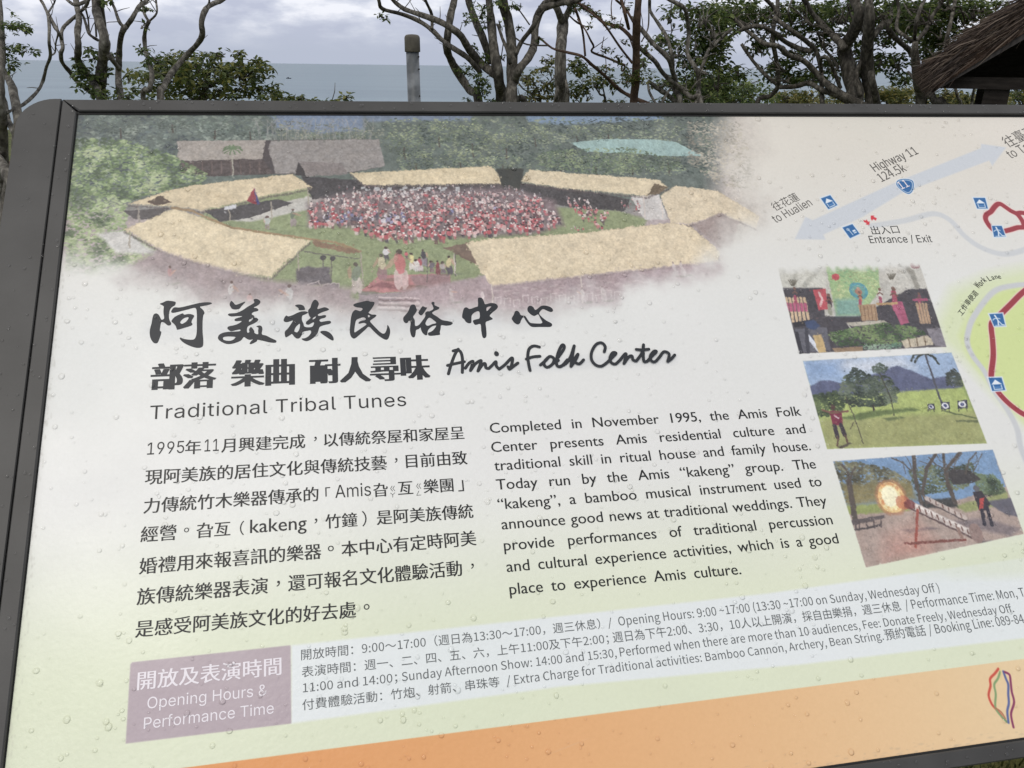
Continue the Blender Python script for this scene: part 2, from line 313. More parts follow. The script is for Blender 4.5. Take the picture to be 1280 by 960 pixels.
def thatch(p, c, seed, rag=2.5, ang=None, n=900):
    c = np.array([226, 208, 176]) * .7 + np.array(c) * .3
    q = cpx(p); poly(p, c, D, noise=7, seed=seed, cell=22, rag=rag); r = np.random.default_rng(seed)
    for x, y in inside(p, n, seed): k = r.normal(0, 1); dab(x, y, r.uniform(3, 8), r.uniform(.6, 1.2), c + k * 11 + np.array([2, 0, -5]) * k, .5, D, (ang if ang is not None else 1.35) + r.normal(0, .25))
    for x, y in inside(p, n // 9, seed + 1): dab(x, y, r.uniform(4, 12), r.uniform(.8, 1.6), c + (18 if r.random() < .5 else -26), .45, D, r.normal(0, .2))
    m = len(q); area = sum(q[i][0] * q[(i + 1) % m][1] - q[(i + 1) % m][0] * q[i][1] for i in range(m)); 
    for i in range(m):                                        # ragged straw fringe and shade along the eaves
        a, b = q[i], q[(i + 1) % m]; e = b - a; L_ = np.hypot(*e); nn = np.array([e[1], -e[0]]) / (L_ + 1e-6) * (1 if area > 0 else -1)
        if nn[1] > .55:
            for t in np.arange(0, L_, 2.2):
                w_ = a + e * t / L_; dab(w_[0] + r.normal(0, 1), w_[1] + 5 + r.uniform(0, 3), 2.6, 3.6, (84, 72, 74), .35, D)
            for t in np.arange(0, L_, 1.5):
                w_ = a + e * t / L_; h_ = r.uniform(2, 6.5); dab(w_[0] + r.normal(0, 1), w_[1] + h_ * .3, .9, h_, c + r.normal(0, 12), .8, D, r.normal(0, .15))
        elif nn[1] < -.55:
            for t in np.arange(0, L_, 3): w_ = a + e * t / L_; dab(w_[0], w_[1] + 1, 4, 1.2, c - 34 + r.normal(0, 14), .5, D)
thatch(cc([(280, 345), (420, 300), (520, 280), (850, 243), (918, 288), (760, 316), (540, 368), (430, 355)]), (206, 178, 128), 21)
poly(cc([(345, 340), (390, 318), (425, 340), (380, 352)]), (84, 66, 56), D, rag=2)
thatch(cc([(1052, 240), (1540, 215), (1600, 275), (1100, 280)]), (212, 188, 134), 22); thatch(cd_([(412, 268), (450, 228), (900, 262), (930, 290), (860, 318), (560, 290)]), (210, 190, 146), 23)
poly(cd_([(860, 318), (885, 275), (930, 290), (900, 312)]), (110, 92, 70), D, rag=2, noise=20, cell=4); poly(cd_([(335, 225), (430, 225), (410, 330), (370, 330)]), (52, 54, 50), D, soft=4)
thatch(cd_([(905, 318), (960, 283), (1100, 300), (1250, 390), (1240, 430), (1120, 380), (1010, 415), (940, 412)]), (214, 194, 160), 24)
# crowd
poly(cc([(900, 345), (1040, 305), (1600, 290), (1760, 335), (1795, 420), (1700, 450), (1450, 462), (1230, 462), (1000, 420), (905, 425)]), (126, 108, 112), D, soft=16, noise=30, cell=7)
rr = np.random.default_rng(5); ZB = vnoise(CH // 4, CW // 4, 11, 77, 2)
PALS = [[(206, 176, 174), (226, 214, 210), (196, 150, 150), (92, 84, 92), (210, 196, 196)], [(198, 104, 110), (186, 82, 90), (206, 140, 142), (222, 196, 190), (110, 76, 82)], [(116, 116, 160), (150, 146, 180), (204, 196, 206), (84, 80, 100), (196, 120, 130)], [(192, 84, 92), (202, 112, 116), (176, 76, 84), (212, 170, 168), (96, 76, 80)]]
def man(x, y, h, top, leg, head=None, alpha=.95, arm=False):          # canvas pixels, y at the feet
    sl2 = .62 if h > 40 else 1.15
    if h > 60: alpha = .8; top = tuple(np.array(top) * .8 + 36); leg = tuple(np.array(leg) * .8 + 30)
    head = head or ((238, 232, 226) if rr.random() < .5 else (62, 48, 50)); j = lambda c: np.array(c) + rr.normal(0, 8)
    dab(x + h * .25, y, h * .3, h * .07, (84, 92, 72), .35, D); dab(x - h * .06, y - h * .22, h * .08, h * .24, j(leg), alpha, D); dab(x + h * .07, y - h * .22, h * .08, h * .24, j(leg), alpha, D)
    dab(x, y - h * .6, h * .17 * sl2, h * .23, j(top), alpha, D, rr.normal(0, .1)); dab(x, y - h * .88, h * .1 * sl2, h * .1 * min(sl2, 1), j(head), alpha, D)
    if rr.random() < .5 or arm: dab(x + rr.choice([-1, 1]) * h * .17, y - h * .62, h * .055, h * .2, j((196, 150, 130)), alpha * .8, D, rr.normal(0, .5))
def crowd(p, n, seed, h0=13, h1=22, pal=None):
    q = sorted(inside(p, n, seed), key=lambda a: a[1]); ys_ = [a[1] for a in q]; lo, hi = ys_[0], ys_[-1] + 1
    for x, y in q:
        z = ZB[min(int(y / 4), CH // 4 - 1), min(int(x / 4), CW // 4 - 1)]; t = (y - lo) / (hi - lo); P_ = pal or PALS[0 if t < .25 + (z - .5) else (2 if z > .62 and t < .7 else (3 if t > .6 else 1))]
        c = P_[rr.integers(len(P_))]; man(x, y + 5, (h0 + (h1 - h0) * t) * rr.uniform(.85, 1.15), c, [(70, 60, 70), (208, 190, 184), (120, 84, 86), (186, 96, 102)][rr.integers(4)])
crowd(cc([(1000, 285), (1600, 285), (1720, 318), (1100, 330)]), 130, 36, 11, 14, [(150, 146, 152), (200, 196, 196), (96, 90, 100), (190, 160, 160)])
crowd(cc([(905, 350), (1000, 318), (1270, 300), (1700, 318), (1790, 420), (1700, 452), (1450, 465), (1230, 470), (1080, 430), (905, 430)]), 820, 31, 14, 25)
crowd(cc([(1060, 440), (1240, 455), (1400, 462), (1420, 480), (1250, 485), (1100, 470)]), 36, 37, 22, 26, PALS[3])
crowd(cd_([(560, 330), (640, 335), (735, 390), (735, 435), (690, 440), (640, 410)]), 60, 32, 15, 20); crowd(cd_([(580, 425), (640, 430), (640, 445), (590, 445)]), 8, 38, 10, 12); crowd(cd_([(770, 335), (830, 330), (840, 375), (770, 375)]), 18, 34, 9, 12)
ck = crop(370, 210, 5.648)
for i in range(16): x, y = 470 + (i % 8) * 90 + random.uniform(-20, 20), 135 + (i // 8) * 14; poly(ck([(x, y), (x + 34, y - 4), (x + 36, y + 10), (x + 4, y + 14)]), (176, 176, 178), D, soft=2)
poly(ck([(450, 870), (590, 752), (1085, 748), (1095, 890)]), (186, 122, 122), D, noise=8); poly(ck([(800, 760), (1085, 748), (1095, 890), (880, 888)]), (152, 118, 120), D, soft=6, noise=14); poly(ck([(530, 835), (610, 800), (740, 835), (720, 858)]), (140, 88, 92), D, soft=6); poly(ck([(440, 872), (1095, 892), (1095, 960), (440, 960)]), (158, 142, 146), D, soft=5, noise=6)
for x, y, h, t, l_ in ((640, 650, 100, (210, 206, 208), (90, 84, 92)), (905, 690, 130, (70, 66, 76), (150, 140, 150)), (820, 720, 130, (208, 196, 128), (214, 206, 196)), (880, 730, 110, (186, 90, 100), (206, 190, 190)), (960, 740, 90, (92, 84, 92), (130, 100, 106)), (1005, 755, 110, (146, 72, 78), (136, 76, 82)), (1085, 750, 140, (214, 200, 150), (90, 84, 92)), (610, 785, 190, (222, 202, 160), (146, 96, 104)), (745, 850, 290, (196, 66, 76), (222, 190, 186)), (850, 730, 90, (222, 214, 208), (204, 196, 196)), (430, 880, 220, (104, 116, 96), (214, 190, 186)), (1040, 745, 90, (200, 190, 186), (110, 96, 104)), (780, 640, 60, (200, 90, 100), (100, 80, 90))):
    q = cpx(ck([(x, y)]))[0]; man(q[0], q[1], h / 5.648 * 2.15, t, l_, (70, 54, 52), 1, True)
for a in ([(190, 640), (190, 760)], [(252, 650), (250, 800)], [(450, 600), (475, 830)], [(60, 590), (440, 640)], [(925, 640), (925, 800)], [(1120, 600), (1125, 760)]): line(ck(a), 1.1, (92, 84, 84), D)
for x, y in ((192, 630), (258, 636)): q = cpx(ck([(x, y)]))[0]; dab(q[0], q[1], 6, 6, (66, 62, 66), 1, D)
poly(ck([(0, 710), (90, 690), (120, 700), (240, 700), (252, 820), (60, 830), (0, 860)]), (100, 92, 98), D, soft=5, noise=20, cell=6)
for a in ([(45, 870), (110, 860), (160, 830), (180, 850), (165, 940), (50, 945)], [(180, 825), (265, 815), (302, 812), (306, 905), (270, 920), (185, 925)]): poly(ck(a), (116, 104, 108), D); line(ck(a + a[:1]), .9, (206, 190, 188), D)
line(ck([(80, 820), (165, 795), (168, 835), (85, 860), (80, 820)]), 1, (206, 190, 188), D)
thatch(cc([(265, 435), (440, 362), (640, 430), (700, 440), (910, 475), (860, 520), (775, 600), (690, 590), (560, 562), (400, 510)]), (226, 204, 156), 25, 4); line(cc([(430, 360), (500, 372), (640, 430), (900, 468), (1000, 480), (1085, 512)]), 2.6, (158, 128, 92), D)
poly(cc([(915, 470), (1090, 510), (1060, 520), (930, 495)]), (140, 108, 84), D, rag=3); 
for a in ([(905, 300), (905, 350)], [(868, 515), (872, 580)], [(765, 600), (772, 700)], [(1085, 515), (1098, 640)], [(530, 560), (538, 620)], [(282, 440), (284, 500)], [(775, 340), (777, 400)], [(630, 350), (632, 405)]): line(cc(a), 1.4, (168, 156, 140), D)
poly(cc([(612, 355), (652, 348), (654, 362), (614, 368)]), (214, 214, 220), D); poly(cc([(690, 335), (716, 292), (735, 345), (720, 350)]), (150, 50, 60), D); poly(cc([(716, 292), (735, 345), (727, 350)]), (60, 66, 130), D)
poly(cc([(380, 510), (560, 562), (690, 592), (760, 610), (1060, 640), (1060, 700), (400, 700), (180, 610)]), (160, 142, 144), D, soft=16, noise=10, cell=10)
for x, y, h, t in ((635, 690, 74, (212, 206, 204)), (840, 715, 90, (214, 210, 208)), (420, 625, 62, (180, 130, 130)), (762, 435, 50, (196, 200, 200)), (852, 425, 70, (110, 120, 104)), (700, 700, 40, (196, 150, 150))):
    q = cpx(cc([(x, y)]))[0]; man(q[0], q[1], h / 2.783 * 2.1, t, (150, 132, 136), (92, 68, 62), .85, True)
thatch(cd_([(228, 482), (320, 468), (600, 450), (940, 412), (1010, 425), (1112, 512), (1108, 545), (850, 572), (600, 600), (318, 632), (270, 570)]), (226, 204, 162), 26, 4)
poly(cd_([(150, 500), (228, 482), (270, 560), (190, 520)]), (120, 98, 84), D, rag=3)
poly(cd_([(320, 634), (600, 602), (860, 575), (1100, 548), (1160, 560), (1000, 700), (300, 720), (0, 700), (0, 650), (290, 600)]), (172, 150, 154), D, soft=12, noise=14, cell=12)
for a in ([(186, 520), (192, 590)], [(318, 630), (322, 700)], [(628, 600), (634, 690)], [(847, 318), (852, 395)], [(908, 330), (912, 395)]): line(cd_(a), 1.3, (214, 200, 190), D)
for i in range(18): x = 330 + i * 32; y = 672 - i * 2 + (i % 3) * 7; line(cd_([(x, y), (x + 20, y - 3), (x + 20, y + 22)]), 1.1, (212, 198, 196), D, alpha=.75); line(cd_([(x, y), (x + 1, y + 22)]), 1.1, (212, 198, 196), D, alpha=.75); line(cd_([(x, y - 26), (x + 18, y - 29)]), 2.2, (196, 178, 178), D, alpha=.7)
for x, y in ((640, 690), (710, 685), (180, 690), (290, 700), (960, 600), (985, 596)): q = cpx(cd_([(x, y)]))[0]; man(q[0], q[1], 44, (214, 200, 198), (190, 174, 174), (150, 130, 130), .8)
poly(cd_([(1020, 420), (1110, 380), (1180, 410), (1150, 500), (1110, 500)]), (160, 142, 138), D, soft=8, noise=12)
for yb in (672, 690, 706): line(cc([(1150, yb), (1290, yb + 3)]), 1.8, (206, 186, 186), D); line(cc([(1150, yb + 9), (1290, yb + 12)]), 1.8, (130, 108, 110), D)
# where the panorama melts into the white of the print
my, mxx = np.mgrid[0:CH, 0:CW][0].astype(np.float32), np.arange(CW, dtype=np.float32)[None]
xr = (np.clip(np.interp(np.arange(CH), cpx([(905, 145), (905, 200), (915, 260), (895, 320), (800, 360), (700, 400)])[:, 1], cpx([(935, 145), (925, 200), (955, 260), (900, 320), (860, 360), (800, 400)])[:, 0]), 0, CW))[:, None]
bx = cpx([(97, 330), (130, 335), (180, 360), (260, 385), (380, 385), (460, 402), (560, 402), (700, 392), (800, 362), (900, 340), (960, 330)])
yb = np.interp(np.arange(CW), bx[:, 0], bx[:, 1])[None]
nz = (vnoise(CH, CW, 60, 8, 4) - .5)
M = sstep(90, -110, mxx - xr + nz * 150) * sstep(34, -64, my - yb + nz * 90)
ph_, pw_ = int(CH * .56), int(CW * .62)
def warp(A, x0, x1, y0, y1, amp, cell, seed):
    h, w = y1 - y0, x1 - x0; dx = ((vnoise(h, w, cell, seed, 3) - .5) * 2 * amp).astype(int); dy = ((vnoise(h, w, cell, seed + 1, 3) - .5) * 2 * amp).astype(int)
    yy, xx = np.mgrid[0:h, 0:w]; A[y0:y1, x0:x1] = A[y0:y1, x0:x1][np.clip(yy + dy, 0, h - 1), np.clip(xx + dx, 0, w - 1)]
def grain(A, x0, x1, y0, y1, amt, seed):
    h, w = y1 - y0, x1 - x0; g = (vnoise(h, w, 3.2, seed, 2) - .5) * 1.3 + (vnoise(h, w, 8, seed + 1, 2) - .5) * 1.2 + (vnoise(h, w, 26, seed + 2, 2) - .5) * .8
    v = A[y0:y1, x0:x1]; v *= (1 + g * amt)[..., None]; v += ((vnoise(h, w, 14, seed + 3, 2) - .5) * 22 * amt)[..., None] * np.array([1, 0, -1], np.float32)
def facets(A, q_, n, seed, sz, amt=16, reach=7):            # break flat areas into small patches taken from their own surroundings
    r = np.random.default_rng(seed); x0, x1, y0, y1 = _box(q_, 0); X_ = r.integers(x0 + 2, x1 - 2, n); Y_ = r.integers(y0 + 2, y1 - 2, n)
    for x, y in zip(X_, Y_):
        c = A[min(max(y + int(r.normal(0, reach)), 0), CH - 1), min(max(x + int(r.normal(0, reach)), 0), CW - 1)].copy(); dab(x, y, r.uniform(sz * .4, sz), r.uniform(sz * .25, sz * .6), c + r.normal(0, amt), .6, A, r.uniform(-1.5, 1.5))
facets(D, cpx([(97, 142), (960, 142), (960, 405), (60, 405)]), 9000, 70, 4.2, 14, 5)
warp(D, 0, pw_, 0, ph_, 4, 12, 71); grain(D, 0, pw_, 0, ph_, .13, 74); D[:] += (D.mean(-1, keepdims=True) - D) * .14
D += (np.array([226, 216, 212], np.float32) - D) * .10
IMG += (D - IMG) * M[..., None].astype(np.float32); del PAN, D, M, my, mxx, nz

# three inset photographs
ca = crop(940, 310, 3.765); cb = crop(1000, 500, 4.364); D = None; KEEP = IMG.copy()
A4 = ca([(118, 86), (785, 65), (915, 465), (222, 497)])
poly(A4, (196, 192, 182), soft=3); G = IMG
poly(ca([(128, 190), (150, 185), (330, 185), (340, 320), (500, 320), (740, 190), (820, 190), (880, 350), (912, 462), (222, 495), (190, 380)]), (66, 62, 70), soft=3, noise=12)
poly(ca([(118, 88), (340, 80), (345, 185), (140, 185)]), (204, 202, 190), soft=8); poly(ca([(590, 72), (785, 66), (830, 190), (640, 190)]), (200, 196, 186), soft=6); line(ca([(205, 90), (195, 180)]), 5, (160, 158, 146), alpha=.6, soft=6); line(ca([(320, 90), (240, 180)]), 5, (160, 158, 146), alpha=.6, soft=6); line(ca([(700, 75), (750, 110), (775, 180)]), 7, (150, 146, 136), soft=5); dabs = cpx(ca([(765, 82)]))[0]; dab(dabs[0], dabs[1], 12, 9, (130, 70, 76), .9, IMG)
poly(ca([(345, 78), (592, 72), (600, 200), (510, 316), (395, 318)]), (158, 190, 128), soft=3); foliage(ca([(345, 78), (592, 72), (600, 200), (500, 300), (395, 318)]), 500, [(120, 170, 120), (170, 200, 130), (206, 214, 150)], (2, 5), IMG, 41, .6)
poly(ca([(392, 240), (520, 235), (510, 316), (395, 318)]), (110, 160, 158), soft=14, alpha=.8)
for a, b, r, c in ((392, 135, 9, (206, 70, 80)), (500, 200, 22, (70, 150, 170)), (500, 200, 15, (100, 160, 150)), (500, 205, 9, (170, 110, 90)), (500, 190, 5, (190, 140, 120))): q = cpx(ca([(a, b)]))[0]; dab(q[0], q[1], r, r * .95, c, .95, IMG)
for i in range(8): a = i * .8; line(ca([(392, 135), (392 + 17 * math.cos(a), 135 + 13 * math.sin(a))]), 1.6, (206, 70, 80))
poly(ca([(285, 195), (345, 190), (358, 285), (312, 292)]), (200, 70, 82)); line(ca([(315, 210), (330, 240), (320, 270)]), 3, (226, 180, 180)); 
for i in range(6): line(ca([(160 + i * 17, 235), (172 + i * 19, 345)]), 3.4, (214, 180, 140)); line(ca([(163 + i * 17, 262), (166 + i * 17.5, 292)]), 3.6, (190, 80, 118))
poly(ca([(190, 350), (280, 335), (285, 362), (200, 372)]), (40, 38, 46)); 
def figure(f, x, y, s, body, head=(120, 84, 72), legs=(176, 70, 98)):
    line(f([(x, y), (x + 6 * s, y + 34 * s)]), 5.2 * s, body); line(f([(x + 2 * s, y + 34 * s), (x + 6 * s, y + 72 * s)]), 4.6 * s, legs); line(f([(x - 12 * s, y + 14 * s), (x, y + 4 * s), (x + 16 * s, y + 16 * s)]), 1.8 * s, head)
    q = cpx(f([(x - 1, y - 13 * s)]))[0]; dab(q[0], q[1], 4.6 * s, 5.4 * s, head, 1, IMG)
q = cpx(ca([(392, 135)]))[0]; figure(ca, 360, 235, 1, (70, 50, 60), legs=(150, 150, 130)); figure(ca, 665, 205, 1.15, (170, 66, 86)); poly(ca([(650, 255), (705, 250), (738, 350), (700, 362)]), (178, 78, 112), noise=20, cell=5); figure(ca, 600, 205, .8, (214, 206, 200)); figure(ca, 505, 218, .8, (196, 120, 84)); figure(ca, 785, 225, .8, (130, 70, 92)); figure(ca, 200, 200, .8, (70, 60, 66))
for x, y in ((190, 175), (655, 145)):
    for i in range(-3, 4): line(ca([(x + i * 2, y), (x + i * 7, y - 26)]), .9, (90, 84, 70))
poly(ca([(498, 268), (580, 262), (592, 338), (518, 342)]), (178, 140, 104), noise=10); 
for i in range(5): line(ca([(508 + i * 17, 272), (516 + i * 17, 336)]), .8, (120, 86, 60))
for i in range(4): line(ca([(775 + i * 14, 262), (795 + i * 13, 350)]), 3.2, (188, 150, 116))
line(ca([(590, 262), (680, 258)]), 3.2, (190, 150, 100)); line(ca([(760, 245), (820, 240)]), 3.5, (168, 70, 106))
poly(ca([(440, 350), (620, 338), (640, 352), (470, 368)]), (190, 182, 164)); line(ca([(450, 358), (490, 415)]), 1.4, (190, 186, 176)); poly(ca([(200, 380), (350, 370), (370, 480), (225, 492)]), (92, 92, 104), noise=10)
foliage(ca([(350, 400), (500, 370), (620, 350), (760, 370), (820, 400), (700, 450), (400, 462)]), 1500, [(50, 76, 46), (84, 118, 66), (128, 152, 92)], (1.5, 4.5), IMG, 42); poly(ca([(700, 435), (820, 408), (855, 430), (850, 455), (720, 470)]), (200, 186, 160), soft=3); poly(ca([(375, 470), (520, 462), (520, 485), (390, 490)]), (150, 120, 90)); foliage(ca([(520, 455), (700, 445), (710, 468), (530, 480)]), 160, [(90, 136, 110), (150, 182, 150)], (2, 4), IMG, 43)
for i in range(3): line(ca([(735 + i * 36, 425 - i * 6), (745 + i * 36, 465 - i * 4)]), 1.4, (116, 98, 76))
poly(ca([(245, 345), (290, 335), (320, 365), (290, 385), (255, 375)]), (54, 70, 110), soft=4); line(ca([(262, 415), (315, 480)]), 5.5, (214, 220, 232)); line(ca([(255, 380), (262, 490)]), 4.5, (60, 60, 72)); poly(ca([(285, 410), (325, 405), (348, 488), (312, 492)]), (204, 170, 110))
poly(ca([(195, 392), (215, 392), (240, 494), (222, 496)]), (44, 44, 54)); poly(ca([(820, 380), (890, 372), (912, 462), (860, 460)]), (128, 122, 132), noise=14)
# archery
B4 = ca([(238, 530), (938, 490), (1105, 918), (352, 945)]); poly(B4, (140, 160, 84), soft=3, noise=12, cell=10)
poly(ca([(238, 530), (938, 490), (985, 600), (960, 640), (275, 660)]), (150, 178, 216), soft=3)
poly(ca([(330, 525), (700, 505), (760, 560), (540, 600), (420, 570)]), (206, 214, 228), soft=40, alpha=.9); poly(ca([(250, 532), (420, 524), (400, 600), (270, 610)]), (128, 162, 210), soft=30, alpha=.8)
poly(ca([(268, 650), (320, 625), (360, 620), (440, 640), (620, 575), (680, 552), (760, 580), (840, 615), (910, 600), (975, 640), (990, 665), (280, 700)]), (84, 92, 128), soft=4, noise=12, cell=14)
poly(ca([(290, 700), (988, 655), (1062, 815), (1105, 918), (352, 945), (318, 800)]), (172, 190, 98), soft=5, noise=8, cell=18)
poly(ca([(318, 805), (1055, 770), (1105, 918), (352, 945)]), (160, 164, 96), soft=14, noise=8, cell=26)
foliage(ca([(280, 690), (400, 670), (440, 740), (400, 790), (300, 790)]), 700, [(40, 54, 38), (72, 92, 56), (98, 118, 70)], (2, 4.5), IMG, 51)
foliage(ca([(430, 610), (480, 560), (560, 600), (640, 600), (690, 670), (680, 720), (600, 745), (470, 745), (400, 700)]), 1500, [(38, 50, 44), (66, 82, 64), (104, 118, 96)], (2, 5), IMG, 52); foliage(ca([(560, 560), (600, 540), (640, 560), (620, 590), (570, 585)]), 160, [(50, 60, 54), (80, 96, 80)], (2, 4), IMG, 53)
foliage(ca([(910, 590), (950, 565), (985, 600), (990, 650), (915, 645)]), 420, [(42, 48, 46), (70, 80, 70)], (2, 4), IMG, 54)
line(ca([(812, 495), (845, 590), (880, 700), (905, 760)]), 2.4, (70, 72, 84)); 
for a in ([(810, 495), (760, 500), (748, 530)], [(812, 495), (850, 510), (878, 545)], [(812, 492), (780, 510), (765, 535)], [(815, 492), (860, 515), (870, 540)]): line(ca(a), 2.4, (52, 60, 56))
line(ca([(600, 590), (650, 700), (668, 785)]), 1.6, (60, 62, 50)); line(ca([(570, 740), (572, 775)]), 2, (50, 44, 40))
poly(ca([(400, 800), (560, 765), (760, 750), (790, 762), (640, 780), (500, 808)]), (96, 116, 62), soft=5); poly(ca([(610, 800), (700, 790), (720, 798), (640, 812)]), (98, 112, 66), soft=4); poly(ca([(955, 808), (1062, 808), (1064, 820), (960, 815)]), (96, 106, 66), soft=3); line(ca([(900, 765), (1055, 800)]), 1.8, (92, 106, 62))
for x, y, s in ((840, 745, .8), (908, 740, 1.), (988, 735, 1.15)):
    poly(ca([(x - 20 * s, y - 16 * s), (x + 20 * s, y - 18 * s), (x + 23 * s, y + 16 * s), (x - 18 * s, y + 17 * s)]), (44, 48, 66)); q = cpx(ca([(x, y)]))[0]; dab(q[0], q[1], 8 * s, 7 * s, (226, 226, 232), 1, IMG); dab(q[0], q[1], 4.5 * s, 4 * s, (60, 70, 120), 1, IMG); line(ca([(x - 14 * s, y + 18 * s), (x - 16 * s, y + 28 * s)]), 1, (60, 56, 50)); line(ca([(x + 16 * s, y + 16 * s), (x + 20 * s, y + 28 * s)]), 1, (60, 56, 50))
poly(ca([(362, 765), (420, 765), (428, 830), (380, 835)]), (128, 34, 62), soft=2); line(ca([(330, 760), (375, 775), (450, 765)]), 2.4, (120, 80, 66)); line(ca([(388, 838), (400, 885)]), 5, (52, 44, 56)); line(ca([(418, 832), (436, 880)]), 5, (52, 44, 56)); line(ca([(400, 885), (402, 930)]), 2.2, (92, 62, 54)); line(ca([(436, 880), (452, 918)]), 2.2, (92, 62, 54))
q = cpx(ca([(378, 748)]))[0]; dab(q[0], q[1], 5.5, 6.5, (80, 52, 50), 1, IMG); line(ca([(440, 700), (490, 820), (522, 918)]), 1.0, (70, 62, 52)); line(ca([(478, 815), (462, 850)]), .8, (70, 62, 52)); poly(ca([(400, 938), (455, 915), (470, 918), (420, 943)]), (80, 70, 60), soft=3); line(ca([(385, 785), (405, 800)]), 1.5, (226, 200, 206))
# bamboo cannon
C4 = cb([(178, 332), (1050, 268), (1220, 728), (357, 912)]); poly(C4, (176, 152, 140), soft=3, noise=8, cell=16)
poly(cb([(178, 332), (1050, 268), (1120, 470), (800, 560), (250, 590), (215, 450)]), (112, 150, 196), soft=3)
foliage(cb([(180, 335), (330, 340), (480, 370), (600, 440), (610, 520), (250, 560), (215, 450)]), 1500, [(70, 68, 52), (104, 102, 74), (146, 142, 106)], (2, 5), IMG, 61); poly(cb([(230, 460), (600, 440), (640, 540), (250, 580)]), (142, 128, 76), soft=12, alpha=.8, noise=14)
foliage(cb([(590, 380), (700, 350), (820, 370), (940, 340), (960, 400), (900, 480), (640, 520)]), 1000, [(56, 64, 50), (84, 96, 66), (120, 130, 92)], (2, 4.5), IMG, 62); foliage(cb([(940, 400), (1060, 410), (1110, 470), (1130, 520), (980, 520)]), 700, [(44, 56, 44), (76, 96, 66), (110, 130, 90)], (2, 4.5), IMG, 63)
poly(cb([(245, 575), (560, 555), (600, 600), (260, 625)]), (148, 160, 84), soft=5, noise=10); poly(cb([(840, 575), (1130, 500), (1140, 560), (900, 610)]), (150, 158, 94), soft=5, noise=10); poly(cb([(1010, 550), (1160, 530), (1210, 640), (1120, 620)]), (96, 94, 108), soft=4)
poly(cb([(800, 400), (830, 372), (930, 385), (985, 430), (940, 450), (830, 460)]), (62, 58, 60), noise=10); poly(cb([(640, 545), (840, 530), (860, 580), (680, 590)]), (60, 60, 60), soft=5, noise=16)
for a, w in (([(265, 440), (285, 560), (300, 660)], 6), ([(620, 300), (625, 420), (660, 560)], 4.5), ([(740, 290), (690, 370), (665, 500), (690, 560)], 3.5), ([(870, 285), (800, 370), (800, 450), (840, 560)], 3.5), ([(780, 290), (790, 400), (850, 560)], 3), ([(500, 315), (560, 340), (610, 390)], 1.6), ([(960, 285), (920, 330), (900, 400)], 1.6), ([(700, 310), (740, 350), (800, 380)], 1.4), ([(230, 350), (262, 400), (268, 460)], 2.4), ([(300, 360), (280, 400), (270, 450)], 2)): line(cb(a), w, (84, 74, 68), soft=2.5)
poly(cb([(275, 655), (455, 625), (458, 645), (290, 680)]), (92, 82, 84)); 
for x in (300, 320, 360, 400, 440): line(cb([(x, 660), (x + 4, 705 - (x - 300) * .1)]), 1.8, (86, 74, 74))
line(cb([(300, 708), (440, 680)]), 2, (70, 62, 64)); poly(cb([(550, 705), (720, 690), (760, 700), (600, 720)]), (120, 106, 108), soft=5); poly(cb([(800, 660), (1000, 640), (1200, 700), (1150, 740), (900, 690)]), (118, 106, 112), soft=10, noise=16, alpha=.8); poly(cb([(960, 760), (1080, 770), (1060, 800), (990, 810)]), (104, 92, 98), soft=8)
poly(cb([(480, 760), (640, 690), (720, 770), (700, 870), (470, 860)]), (204, 140, 124), soft=60, alpha=.8)
line(cb([(606, 580), (960, 748)]), 7, (96, 74, 72)); line(cb([(600, 565), (960, 735)]), 7.5, (206, 190, 182)); line(cb([(600, 558), (955, 726)]), 2.6, (236, 226, 218)); line(cb([(692, 545), (900, 648)]), 5, (84, 72, 72)); line(cb([(690, 535), (900, 640)]), 5.2, (198, 180, 170))
for i in range(11): x = 615 + i * 33; line(cb([(x, 565 + i * 15.5), (x + 7, 590 + i * 15)]), 1.5, (110, 74, 66))
for i in range(6): x = 705 + i * 34; line(cb([(x, 535 + i * 17), (x + 5, 552 + i * 17)]), 1.2, (110, 74, 66))
line(cb([(640, 600), (628, 800)]), 3, (166, 74, 60)); line(cb([(570, 780), (900, 760)]), 2.6, (128, 66, 58)); q = cpx(cb([(960, 725)]))[0]; dab(q[0], q[1], 14, 20, (150, 120, 112), .9, IMG); line(cb([(860, 700), (880, 745)]), 4, (150, 116, 104))
q = cpx(cb([(495, 525)]))[0]
for k in np.linspace(1, 0, 10): dab(q[0], q[1] + 2, 27 + 8 * k, 31 + 8 * k, tuple(np.array([236, 150, 84]) * (1 - k) + np.array([170, 110, 80]) * k), .16, IMG, .3)
dab(q[0], q[1] + 2, 27, 31, (246, 206, 130), .9, IMG, .3); dab(q[0] - 1, q[1], 24, 28, (252, 236, 168), .95, IMG, .3); dab(q[0] - 3, q[1] - 1, 17, 21, (255, 248, 206), .9, IMG, .3)
for i in range(70): a = random.uniform(0, 6.28); dab(q[0] + 25 * math.cos(a), q[1] + 29 * math.sin(a), random.uniform(2, 5), random.uniform(2, 5), random.choice([(250, 214, 140), (236, 160, 90), (214, 120, 70)]), .5, IMG)
q = cpx(cb([(560, 555)]))[0]; dab(q[0], q[1], 16, 14, (206, 90, 60), .6, IMG); dab(q[0] + 14, q[1] + 6, 12, 10, (120, 50, 50), .8, IMG)
poly(cb([(940, 500), (985, 490), (1035, 560), (1020, 600), (975, 600)]), (52, 46, 56)); poly(cb([(980, 535), (1003, 528), (1000, 585), (975, 600)]), (196, 62, 60)); line(cb([(990, 600), (1005, 675)]), 4, (44, 42, 56)); line(cb([(1020, 590), (1045, 680)]), 4, (44, 42, 56)); q = cpx(cb([(958, 480)]))[0]; dab(q[0], q[1], 7, 7, (92, 92, 100), 1, IMG)
rt = np.random.default_rng(19)
